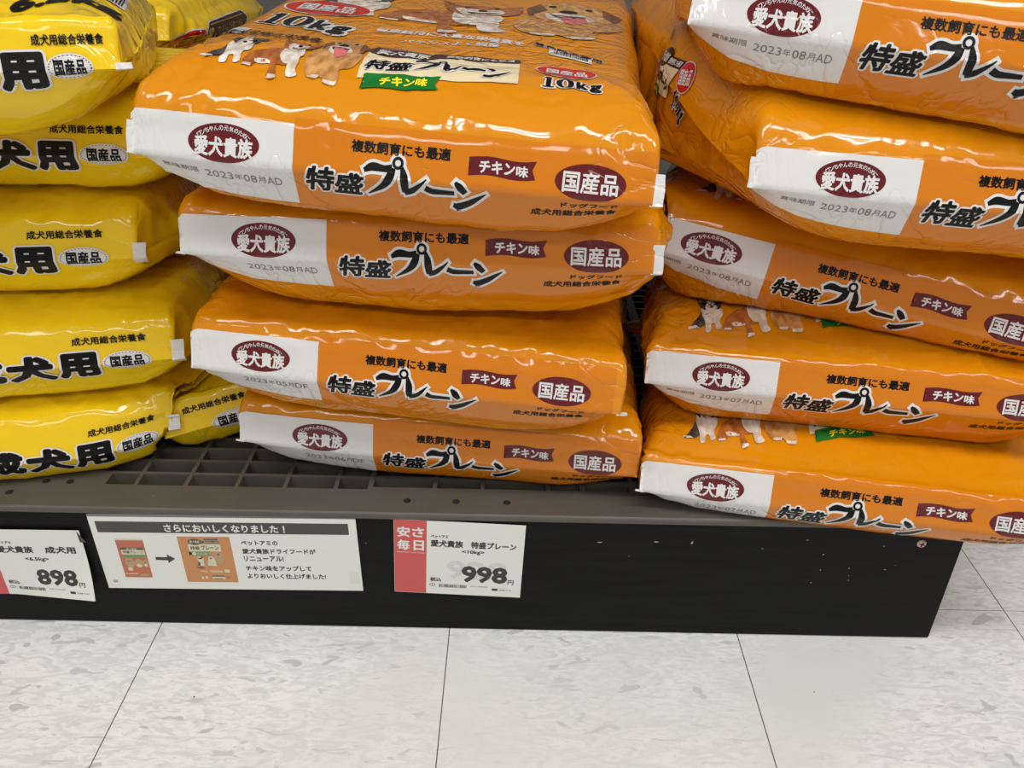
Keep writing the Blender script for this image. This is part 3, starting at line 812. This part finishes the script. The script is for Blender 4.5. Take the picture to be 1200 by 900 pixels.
FEAT = {'chi': [('black', oval(52.5, 129.5, 1.5, 2.6, 12)), ('black', oval(64.5, 127.5, 1.5, 2.6, 12)), ('black', oval(59, 120.5, 1.5, 2.2, 12))],
        'shi': [('black', oval(96, 129.5, 1.1, 1.8, 12)), ('black', oval(106.5, 130, 1.1, 1.8, 12)), ('black', oval(102, 122.5, 1.7, 2.4, 12)), ('fur_dark', poly([(96.5, 119), (102, 117), (108, 119), (105, 113.5), (99, 113)])), ('tongue', poly([(99.5, 116), (104.5, 116), (103.5, 113), (100.5, 113)]))],
        'gol': [('black', oval(126, 146.5, 1.6, 2.4, 12)), ('black', oval(140.5, 145, 1.6, 2.4, 12)), ('black', oval(132.5, 135.5, 3.6, 4.2, 16)), ('fur_dark', poly([(126, 126), (140, 126), (139, 120), (128, 119)])), ('tongue', poly([(128.5, 124), (139.5, 124), (141, 109), (136, 103), (132, 106)]))]}
def dog_layers(key, outlines, f=lambda x, y: (x, y), base=.3):
    out = []
    for n_, (mt, pts) in enumerate(outlines):
        q = [p[:2] for p in smooth_pts([(*p, 0) for p in pts + [pts[0]]], 3)][:-1] if len(pts) > 4 else pts
        out.append((K(poly([f(*p) for p in q])), M[mt], base + .05 * n_))
    for mt, (V, F) in FEAT[key]: out.append((K(([f(*p) for p in V], F)), M[mt], base + .05 * len(outlines) + .08))
    return out
DOGS = {k: dog_layers(k, o) for k, o in (('chi', CHI), ('shi', SHI), ('gol', GOL))}

# ---- the strip of print across the lower front panel
P_BOX = [(K(poly([(157, 77.5), (276.5, 91), (273, 150), (156, 134)])), M['cream'], .3),
         (K(oval(182, 128, 27, 16.5), poly([(200, 122), (274, 139), (273, 153), (204, 141)])), M['brown'], .5),
         (K(line_text('愛犬貴族', (163, 117), (203, 121), 15, .03), line_text('複数飼育にも最適', (215, 129), (269, 141.5), 8.5, .03)), M['white'], .7),
         (K(arc_text('ワンちゃんの元気のために', 182, 126, 20, 14.5, 150, 30, 3.2, .01)), M['white'], .7)]
P_BOXTITLE = [(K(tilted(title(161, 97, .83, .82, 1.5), 161, .12)), M['white'], .7), (K(tilted(title(161, 97, .83, .82), 161, .12)), M['black'], .9)]
P_GREEN = [(K(tilted(ribbon(163, 219, 66, 82, 0, 6, 1.0), 163, .10)), M['green'], .7), (K(line_text('チキン味', (175, 70), (210, 74), 9.5, .04)), M['ink_yellow'], .9)]
P_KOKU = [(K(tilted(oval(312.5, 130, 25.5, 17), 312.5, -.25)), M['white'], .3), (K(tilted(oval(312.5, 130, 24.5, 16), 312.5, -.25)), M['red'], .45), (K(line_text('国産品', (296, 126), (330, 116), 15, .03)), M['white'], .65)]
P_10 = [(K(tilted(weight(295, 341, 90, 108, 1.3), 318, -.05)), M['white'], .3), (K(tilted(weight(295, 341, 90, 108), 318, -.05)), M['black'], .5)]
# ---- the big front of the bag above it
P_FEEDTOP = [(K(line_text('成犬用総合栄養食', (20, 170), (112, 138), 15.5, .025)), M['black'], 1.1)]
P_WTAB = [(K(poly([(2, 186), (37, 168), (38, 192), (4, 212)])), M['white'], .35), (K(line_text('（一ヶ月以上）', (10, 187), (33, 175), 7, 0)), M['grey_ink'], .5)]
P_CLAIM = [(K(line_text('健康維持に大事な栄養素を', (138, 214), (270, 208), 16, .03), line_text('バランスよく調整', (169, 172), (250, 193), 15, .03)), M['white'], .3)]
P_BAR = [(K(poly([(294, 191), (334, 171), (333, 192), (293, 215)])), M['white'], .3), (K(tilted(barcode(298, 330, 186, 201, 26), 314, -.5)), M['black'], .5)]
P_CHAKU = [(K(line_text('着色料不使用', (278, 220), (343, 179), 9, .075, 0, .03)), M['white'], .3), (K(line_text('着色料不使用', (278, 220), (343, 179), 9, .03)), M['black'], .5)]
P_KOKUB = [(K(tilted(oval(72, 302, 44, 32), 72, -.2)), M['white'], .3), (K(tilted(oval(72, 302, 42, 30), 72, -.2)), M['red'], .45), (K(line_text('国産品', (44, 292), (100, 281), 30, .03)), M['white'], .65)]
P_10B = [(K(tilted(weight(32, 118, 206, 256, 2.2), 75, -.4)), M['white'], .3), (K(tilted(weight(32, 118, 206, 256), 75, -.4)), M['black'], .5)]
big = lambda x, y: (200 + (x - 96) * 2.8, 228 + (y - 67) * 1.9 + .3 * abs(200 + (x - 96) * 2.8 - 200))
BIGDOGS = {k: dog_layers(k, o, big) for k, o in (('chi', CHI), ('shi', SHI), ('gol', GOL))}

def tabs(b, left=True, right=True, rl=(-14, 26), rr=(-16, 26)):
    if left: seal(b, -1, rl[0], rl[1], .004, M['white'])
    if right: seal(b, 1, rr[0], rr[1], .0055, M['white'])

def dress_orange(key, label, date=('08', 'AD'), top=False, front=False, expiry=False, right=True, left=True):
    b = BAGS[key]; dx, fv = {'C3': (-6, 4), 'C4': (6, 0), 'R1': (-2, 0), 'R3': (-4, 0), 'R2': (3, 0)}.get(key, (0, 0)); pr = lambda *a_: printed(b, *a_, dx=dx, dv=fv)
    tag(b.o, label, 'bag', 'orange bags of dog food')
    pr('front_panel', P_FRONT)
    lab = pr('white_label_panel', P_LABEL); lab['label'] = 'white panel with the best-before date'
    pr('brand_emblem', P_EMBLEM, lab)
    pr('date_stamp', date_layers(date) + (P_EXPIRY if expiry else []), lab)
    pr('product_title', P_TITLE); pr('slogan_lettering', P_SLOGAN)
    pr('flavour_ribbon', P_RIBBON); pr('origin_badge', P_BADGE); pr('feed_lettering', P_FEED)
    if key in ('C1', 'R2'): tabs(b, True, False, rl=(-9, 27))
    if key in ('C1', 'C2'): tabs(b, False, True)
    if key == 'C3': tabs(b, False, True, rr=(-12, 3))
    if key in ('C2', 'C4', 'R5'): tabs(b, True, False, rl=(-6, 5))
    if top:
        dv, sl = (0, 0) if key == 'C1' else (-6, .26)
        for k in ('chi', 'shi', 'gol'): printed(b, 'printed_dog', DOGS[k], dv=dv, slope=sl)
        bx = printed(b, 'title_box', P_BOX, dv=dv, slope=sl); printed(b, 'title_lettering', P_BOXTITLE, bx, dv=dv, slope=sl); printed(b, 'flavour_banner', P_GREEN, bx, dv=dv, slope=sl)
        printed(b, 'origin_oval', P_KOKU, dv=dv, slope=sl); printed(b, 'weight_lettering', P_10, dv=dv, slope=sl)
        printed(b, 'feed_heading', P_FEEDTOP, dv=dv, slope=sl)
    if front:
        for k in ('chi', 'shi', 'gol'): printed(b, 'large_printed_dog', BIGDOGS[k])
        printed(b, 'claim_lettering', P_CLAIM); printed(b, 'barcode', P_BAR); printed(b, 'additive_lettering', P_CHAKU)
        printed(b, 'large_origin_oval', P_KOKUB); printed(b, 'large_weight_lettering', P_10B); printed(b, 'small_white_sticker', P_WTAB)
    return b

dress_orange('C1', 'orange dog food bag topmost of the middle stack, dog pictures and barcode showing', ('08', 'AD'), True, True, True)
dress_orange('C2', 'orange dog food bag second from the top of the middle stack', ('08', 'AD'))
dress_orange('C3', 'orange dog food bag third from the top of the middle stack', ('05', 'DF'))
dress_orange('C4', 'orange dog food bag lowest of the middle stack, lying on the grey pallet', ('06', 'DF'))
dress_orange('R1', 'orange dog food bag topmost of the stack at the open end of the plinth', ('08', 'AD'), expiry=True, right=False)
dress_orange('R2', 'orange dog food bag with printed side bulging out, second in the plinth-end stack', ('08', 'AD'), expiry=True, right=False)
dress_orange('R3', 'orange dog food bag with pointed corner, third from the top in the plinth-end stack', ('08', 'AD'), True, expiry=True, right=False)
dress_orange('R4', 'orange dog food bag fourth from the top in the plinth-end stack, dated 2023-07', ('07', 'AD'), True, expiry=True, right=False)
dress_orange('R5', 'orange dog food bag lowest of the plinth-end stack, hanging over the black board', ('07', 'AD'), True, right=False)

# the printed side of the bulging bag in the plinth-end stack
S_BOX = [(K(rect(0, 62, 0, 40)), M['cream'], .4), (K(oval(14, 42, 16, 11), rect(24, 63, 36, 46)), M['brown'], .6),
         (K(text('愛犬貴族', 2, 26, 37, 47, .03), text('複数飼育にも最適', 31, 60, 38, 44.5, .03)), M['white'], .8),
         (K(title(2, 19, .45, .62)), M['black'], .7)]
S_GREEN = [(K(ribbon(0, 34, -8, 6, 0, 5, .5)), M['green'], .8), (K(text('チキン味', 7, 29, -5, 3, .04)), M['ink_yellow'], 1.0)]
S_OVAL = [(K(oval(0, 0, 17, 14)), M['white'], .4), (K(oval(0, 0, 16, 13)), M['red'], .55), (K(text('国産品', -12, 12, -7, 7, .03)), M['white'], .75)]
S_10 = [(K(weight(0, 44, 0, 20, 1.2)), M['white'], .4), (K(weight(0, 44, 0, 20)), M['black'], .6)]
S_FEED = [(K(text('成犬用総合栄養食', 0, 60, 0, 9, .02)), M['black'], .4)]

# ---------------------------------------------------------------- print of the yellow bags (millimetres to the left of the right corner)
def yellow_front(w, few=0):
    big_ = lambda g: merge(*[text(ch, w + a, w + c, y0, y1, g, 0, .06) for ch, a, c, y0, y1 in (('成', -197, -158, -15, 13), ('犬', -156, -115, -15, 13), ('用', -113, -77, -15, 13))])
    return {'grade_lettering': [(K(big_(.115)), M['white'], .3), (K(big_(.06)), M['black'], .5)],
            'feed_lettering': [(K(text('成犬用総合栄養食', w - 97, w - 32, 19.6, 27, .025)), M['black'], .3)],
            'origin_badge': [(K(oval(w - 51, 1.5, 22, 10)), M['white'], .3), (K(*[rect(w - 51 + 20 * math.cos(t) - .5, w - 51 + 20 * math.cos(t) + .5, 1.5 + 8.6 * math.sin(t) - .3, 1.5 + 8.6 * math.sin(t) + .3) for t in np.arange(0, 6.28, .157)]), M['black'], .5),
                             (K(text('国産品', w - 66, w - 36, -4.5, 7.5, .035)), M['black'], .5)]}
P_YEL1 = {'grade_lettering': [(K(*[text(ch, 340 + a, 340 + c, -15, 13, g, 0, .06) for ch, a, c in (('犬', -122, -84), ('用', -81, -50))]), M[mt], l) for g, mt, l in ((.115, 'white', .3), (.06, 'black', .5))],
          'feed_lettering': [(K(text('成犬用総合栄養食', 284, 331, 17, 24.5, .03)), M['black'], .3)],
          'origin_badge': [(K(oval(306, 1.5, 15.5, 10)), M['white'], .3), (K(*[rect(306 + 14 * math.cos(t_) - .5, 306 + 14 * math.cos(t_) + .5, 1.5 + 8.6 * math.sin(t_) - .3, 1.5 + 8.6 * math.sin(t_) + .3) for t_ in np.arange(0, 6.28, .2)]), M['black'], .5), (K(text('国産品', 295.5, 316.5, -4.5, 7.5, .035)), M['black'], .5)]}
P_YEL = yellow_front(340); P_YEL6 = {k: v for k, v in yellow_front(100).items() if k != 'grade_lettering'}
def dress_yellow(key, label, front=P_YEL, tab=(-14, 22), dx=0, dv=0):
    b = BAGS[key]; tag(b.o, label, 'bag', 'yellow bags of dog food')
    for nm, ly in front.items():
      if ly: printed(b, nm, ly, dx=dx, dv=dv)
    if tab: seal(b, 1, tab[0], tab[1], .0075, M['white'])
    return b
dress_yellow('Y1', 'yellow dog food bag topmost of the front yellow stack, 6.5kg lettering on its top', P_YEL1, tab=(-7, 8))
dress_yellow('Y2', 'yellow dog food bag second from the top of the front yellow stack', tab=(-20, -2), dx=4)
dress_yellow('Y3', 'yellow dog food bag in the middle of the front yellow stack, third from top', tab=(-14, 18), dx=4)
dress_yellow('Y4', 'yellow dog food bag fourth from the top of the front yellow stack', tab=(-18, 22), dx=7)
dress_yellow('Y5', 'yellow dog food bag lowest of the front yellow stack, corner folded over', dx=14)
dress_yellow('Y6', 'yellow dog food bag squeezed low between the yellow stack and the middle stack', P_YEL6, None, dx=22)

tops = BAGS['Y1']
printed(tops, 'weight_lettering', [(K(line_text('6.5kg', (268, 50), (333, 112), 40, .05)), M['black'], .4)])
printed(tops, 'barcode', [(K(poly([(304, 142), (332, 176), (332, 240), (304, 206)])), M['white'], .3), (K(tilted(barcode(306, 330, 166, 216, 22), 318, 1.2)), M['black'], .5)])
for key, lab in (('Y0', 'yellow dog food bag with red badge and brown band, behind the topmost yellow bag'), ('Z2', 'yellow dog food bag under the one with the red badge, in the rear yellow row'),
                 ('Z3', 'yellow dog food bag third from the top of the rear yellow row'), ('Z4', 'yellow dog food bag second from the bottom of the rear yellow row'), ('Z5', 'yellow dog food bag lowest of the rear yellow row, on the pallet')):
    tag(BAGS[key].o, lab, 'bag', 'yellow bags of dog food')
S_BAND = [(K(poly([(88, 2), (300, 6), (330, 22), (300, 40), (120, 38), (96, 30)])), M['white'], .3), (K(poly([(92, 4), (300, 8), (326, 22), (300, 38), (122, 36), (99, 28)])), M['brown'], .5),
          (K(rect(120, 300, 31, 32.5)), M['gold'], .7), (K(text('ワンちゃんの元気のために', 150, 290, 12, 26, .01)), M['gold'], .7), (K(rect(100, 128, 8, 27)), M['gold'], .6)]
S_RED = [(K(poly([(8, -4), (78, -8), (84, 10), (74, 30), (50, 33), (20, 24), (2, 18)])), M['white'], .3), (K(poly([(10, -2), (76, -6), (81, 10), (72, 27), (50, 30), (21, 21.5), (5, 16)])), M['red'], .5),
         (K(text('ペットアミ', 20, 74, -1, 12, .03)), M['white'], .8)]
side_printed(BAGS['Y0'], 'brown_title_band', S_BAND, .009, -.018, 1, 0, None, .83, .8); side_printed(BAGS['Y0'], 'red_badge', S_RED, 0, -.013, 1, 0, None, 1.1, .65)

# printed side of the curled-up bag
b = BAGS['R2']
SRC, DST = [(0, 40), (62, 40), (62, 0), (0, 0)], [(-276, 143, 69), (-257, 108, 67), (-265, 124, 38), (-284, 159, 40)]
sdog = lambda x, y: ((x - 155) * .45 - 1, (y - 66) * .5)
for k, o in (('chi', CHI), ('shi', SHI), ('gol', GOL)): fit_printed(b, 'printed_dog', dog_layers(k, o, sdog, .4), SRC, DST)
sb = fit_printed(b, 'title_box', S_BOX, SRC, DST); fit_printed(b, 'flavour_banner', S_GREEN, SRC, DST, sb)
fit_printed(b, 'feed_lettering', [(K(line_text('成犬用総合栄養食', (-65, 58), (-23, 52), 8, .025)), M['black'], .4)], SRC, DST)
fit_printed(b, 'origin_oval', S_OVAL, [(-17, 0), (17, 0), (0, -14), (0, 14)], [(-257, 106, 60), (-243, 92, 62), (-251, 99, 46), (-251, 101, 72)])
fit_printed(b, 'weight_lettering', S_10, [(0, 20), (0, 0), (44, 20), (44, 0)], [(-260, 104, 49), (-260, 112, 31), (-250, 91, 34), (-251, 102, 22)])

# ---------------------------------------------------------------- price cards and notice on the black board
def card(name, label, cat, o, ang, w, h, layers_by_part, th=.0004, y=-.0012, group=None, bend=None):
    """a printed sheet: local x to the right, y up (mm) from its top left corner at o"""
    Mx = Matrix.Translation((o[0], y, o[1])) @ Matrix.Rotation(math.radians(-ang), 4, 'Y')
    f = bend or (lambda x, z: 0.0)
    nx_ = 24; V = []; F = []
    n2 = nx_ + 1
    for side in (-1, 1):
        for j in range(n2):
            for i in range(n2):
                x, z = lerp(0, w, i / nx_), lerp(-h, 0, j / nx_); V.append((x / 1000, -f(x, z) / 1000 + (side * th / 2), z / 1000))
    for s_ in (0, 1):
        for j in range(nx_):
            for i in range(nx_):
                q = [s_ * n2 * n2 + j * n2 + i + d for d in (0, 1, n2 + 1, n2)]; F.append(q if s_ == 0 else q[::-1])
    rim = [i for i in range(n2)] + [j * n2 + nx_ for j in range(1, n2)] + [nx_ * n2 + i for i in range(nx_ - 1, -1, -1)] + [j * n2 for j in range(nx_ - 1, 0, -1)]
    for k in range(len(rim)):
        a, c = rim[k], rim[(k + 1) % len(rim)]; F.append([c, a, a + n2 * n2, c + n2 * n2])
    root = link(name, mesh_from(name, V, F), M['paper']); root.matrix_world = Mx
    tag(root, label, cat, group)
    for part, layers in layers_by_part:
        V, F, mi, mats = [], [], [], []
        for (vv, ff), mt, lift in layers:
            base = len(V); V += [(a / 1000, -f(a, c) / 1000 - th / 2 - (lift + dz) / 1000, c / 1000) for a, c, dz in vv]; F += [[q + base for q in g] for g in ff]
            if mt not in mats: mats.append(mt)
            mi += [mats.index(mt)] * len(ff)
        me = mesh_from(part, V, F); p = link(part, me, mats, root); me.polygons.foreach_set('material_index', mi)
    return root
def KK(*shapes): return cut(merge(*shapes), 6.0)
ink, pale = M['ink'], M['pale_ink']
def price_parts(x, red, name, weight_, price, px0, px1, kg, name_y=(-32, -23.3)):
    out = [('price_digits', [(KK(text(price, x + px0, x + px1, -76.6, -55, .04)), ink, .12), (KK(text('円', x + px1 + .6, x + px1 + 6.6, -77.5, -71.2, .02)), ink, .12)]),
           ('product_name', [(KK(*[text(s, x + a, x + c, name_y[0], name_y[1], .036) for s, a, c in name]), ink, .12), (KK(text(weight_, x + kg[0], x + kg[1], -40.2, -34.4, .03)), ink, .12)]),
           ('small_print', [(KK(text('税込', x + 36, x + 47.3, -77.4, -72.2, .03), ring(x + 38.3, -82.1, 2.9, 1.7, .25), rect(x + 38.1, x + 38.5, -83.5, -80.7), text('4902112345678', x + 76.6, x + 94, -82.6, -81.3, 0), rect(x + 98.8, x + 104.5, -86.4, -83.4), text('22/09-11-01', x + 106, x + 118.6, -86, -84.2, .01)), ink, .12)]),
           ('barcode', [(KK(barcode(x + 45, x + 73.4, -85, -80.8, 30, 7)), ink, .12)])]
    rd = [(KK(rect(x + .3, x + 32, -h_card, -0.2)), M['tag_red'], .08),
          (KK(text('安', x + 3.2, x + 15.8, -21.5, -8.8, .03), text('さ', x + 17.8, x + 29.3, -21, -8.8, .03), text('毎', x + 3.2, x + 15.6, -38, -25, .03), text('日', x + 19.2, x + 29.5, -38, -25, .03), text('EVERYDAY LOW PRICE', x + 3, x + 29.6, -41.6, -40.2, .01)), M['paper'], .16)]
    out.append(('red_panel', rd)); return out
h_card = 93.8
parts = price_parts(0, True, [('愛犬貴族', 36.2, 68), ('特盛プレーン', 75.7, 120.5)], '<10kg>', '998', 67.2, 113.6, (67, 89.4))
parts[2][1].append((KK(text('ペットアミ', 36.2, 53, -21, -16.9, .03)), ink, .12))
parts.append(('show_through', [(KK(text('928', 52.2, 112.9, -73, -48.8, .03)), material('faint_ink', srgb(206, 205, 199), .4), .02)]))
card('price_card', 'white price card with red panel reading 998 yen, below the middle orange stack', 'price card', (-.051, .147), -2.35, 128, 94.2, parts, group='price cards')
h_card = 84.6
fz = lambda pts: pts
parts = price_parts(0, True, [('愛犬貴族', 36.2, 72.4), ('成犬用', 84.1, 114.8)], '<6.5kg>', '898', 67.6, 109.4, (61.6, 85.4), (-29.3, -20.6))
parts[2][1].append((KK(text('ペットアミ', 36.2, 53, -18, -14.4, .03)), ink, .12))
def up(parts, k):                                   # this card is tucked deeper behind its holder: the lower print sits higher
    return [(n_, [(([(a, c * k if c < -45 else c, dz) for a, c, dz in v], f_), m_, l_) for (v, f_), m_, l_ in ly]) if n_ != 'red_panel' else (n_, ly) for n_, ly in parts]
c898 = card('price_card', 'white price card with red panel reading 898 yen, below the yellow stack', 'price card', (-.483, .125), .5, 124, 84.6, up(parts, .905), group='price cards', y=-.003, bend=lambda x, z: 9 * (max(0, -z - 20) / 64) ** 2 * max(0, (x - 40) / 84) )
V = [(.1215, -.0006, -.001), (.128, -.0006, -.0145), (.122, -.0006, -.0145)]
link('sleeve_corner', mesh_from('sleeve_corner', [(x, y + d, z) for d in (0, .0004) for x, y, z in V], [[0, 1, 2], [5, 4, 3], [0, 3, 4, 1], [1, 4, 5, 2], [2, 5, 3, 0]]), material('smoky_plastic', srgb(62, 60, 57), .25), c898)

# ---- the notice
O1, O2 = material('print_red_orange', srgb(186, 104, 78), .4), material('print_orange', srgb(192, 132, 82), .4)
DK, GR, CR, TN = material('print_dark', srgb(84, 82, 78), .4), material('print_green', srgb(112, 142, 96), .4), material('print_cream', srgb(206, 198, 172), .4), material('print_tan', srgb(176, 146, 108), .4)
pouch_old = [(KK(rect(20.5, 48, -77.6, -27.4)), O1, .08), (KK(rect(20.5, 48, -29.2, -27.2)), CR, .12), (KK(rect(23, 46.4, -41.6, -38.6)), DK, .14), (KK(rect(23.5, 46.6, -47.5, -41.6)), CR, .14), (KK(text('特盛プレーン', 25, 45.5, -46, -42.6, .02)), DK, .2),
             (KK(rect(24, 46.5, -51.5, -47.5)), GR, .14), (KK(oval(29, -58, 4.6, 7.4, 20), oval(38, -59, 4.4, 5.6, 20), oval(44.6, -59, 2.8, 4.6, 20)), TN, .14), (KK(oval(28, -66.5, 2.6, 2.4, 16)), CR, .18), (KK(oval(37.8, -62, 2.8, 2.4, 16), oval(44.6, -61.5, 1.5, 1.8, 16)), CR, .18),
             (KK(oval(44.4, -58, .6, .8, 10), oval(27.6, -56, .7, .7, 10), oval(30.2, -56, .7, .7, 10)), DK, .2), (KK(rect(36, 45.5, -75.5, -73)), TN, .14), (KK(rect(22, 34, -73.2, -72.2)), CR, .14), (KK(text('愛犬貴族', 29.5, 39.5, -41.2, -39, .02)), CR, .2)]
pouch_new = [(KK(rect(82.5, 134.2, -83, -23.6)), O2, .08), (KK(oval(99, -30.2, 7.2, 3.9, 26), rect(105, 122.5, -31.8, -28.8)), DK, .14), (KK(text('愛犬貴族', 94, 104, -32, -28.4, .02), text('複数飼育にも最適', 108, 122, -31.2, -29.4, .0)), CR, .2),
             (KK(rect(108.5, 122.5, -28, -26.2)), DK, .12), (KK(rect(91.5, 123.5, -42.4, -33.2)), CR, .14), (KK(text('特盛', 93.5, 102.5, -40.4, -35.8, .02)), DK, .2), (KK(title(79.5, -38, .33, .42)), DK, .22) if False else (KK(text('プレーン', 104, 121.5, -40.4, -34.6, .03)), DK, .2),
             (KK(ribbon(92, 112, -47.8, -42.6, 0, 2, .2)), GR, .18), (KK(oval(96, -45.2, 2, 2.3, 16)), CR, .22), (KK(text('チキン味', 99, 109, -46.6, -43.8, .03)), CR, .24),
             (KK(oval(119.5, -51, 5.2, 8.4, 24)), TN, .16), (KK(oval(119.5, -46, 1.1, 1.2, 12)), DK, .2), (KK(poly([(97, -61), (98, -54), (97.5, -49), (101.5, -49.5), (104, -52), (103.5, -61.5)])), CR, .2), (KK(poly([(97, -61), (98, -55), (100, -57), (99.5, -61)]), poly([(97.4, -48.5), (99, -51), (103, -51), (104, -48.5), (102, -52.5), (99, -52.5)])), DK, .22),
             (KK(poly([(107, -61), (108, -55), (109.5, -49), (113.5, -49), (115.5, -54), (116, -61.5)])), CR, .2), (KK(oval(111.4, -51.3, 1.1, 1.0, 12)), DK, .24), (KK(poly([(103.8, -61), (105, -56), (108, -55), (107, -61)])), TN, .2),
             (KK(oval(99.5, -63.5, 4.2, 1.6, 20)), material('print_maroon', srgb(150, 84, 80), .4), .24), (KK(text('10kg', 98, 105, -70, -67, .04)), CR, .2), (KK(rect(108, 120, -68.4, -67.4), rect(109, 121, -69.8, -69)), CR, .14), (KK(rect(122.5, 127.5, -69.8, -66)), CR, .14),
             (KK(rect(109, 121.5, -78.8, -75.6)), CR, .14), (KK(rect(109, 121.5, -75.6, -74)), DK, .16), (KK(rect(110, 119, -78.6, -77.4)), GR, .18), (KK(oval(99, -77.2, 1.3, 2, 12), oval(103, -76.8, 1.3, 2.2, 12)), CR, .16), (KK(oval(125, -76, 2, 1.2, 14)), O1, .16)]
notice_parts = [('heading_banner', [(KK(rect(6, 252.2, -19.4, -5.6)), M['banner'], .08), (KK(text('さらにおいしくなりました ！', 72, 190, -18.0, -8.4, .032)), M['paper'], .16)]),
    ('old_pack_picture', pouch_old), ('new_pack_picture', pouch_new),
    ('arrow', [(KK(poly([(56, -50.3), (68.5, -50.6), (68.5, -54.6), (56, -54.2)]), poly([(68, -46.8), (75.6, -52.4), (68, -58)])), ink, .12)]),
    ('text_block', [(KK(text('ペットアミの', 144.4, 180.7, -34, -27.8, .03), text('愛犬貴族ドライフードが', 144.4, 217, -44.8, -38.2, .03), text('リニューアル!', 144.4, 184.1, -54.6, -47.6, .03), text('チキン味をアップして', 144.4, 210.5, -67.2, -60.4, .03), text('よりおいしく仕上げました!', 144.4, 223.9, -77.4, -70.6, .03),
                              ring(8.4, -83, 1.7, 1.5, .2), rect(10.4, 10.8, -84.6, -81.6), rect(8.2, 8.6, -84.4, -81.6)), ink, .12)]),
    ('laminate_edge', [(KK(rect(0, 260, .2, 3.6)), material('laminate_edge', srgb(120, 118, 114), .2), .05)]),
    ('tape', [(KK(rect(247.5, 257.3, -83, -67)), material('tape_film', srgb(214, 213, 207), .15), .1)])]
card('notice_sheet', 'wide white notice with dark banner, two pack pictures and an arrow, between the price cards', 'notice', (-.348, .1425), .65, 260, 92.6, notice_parts)
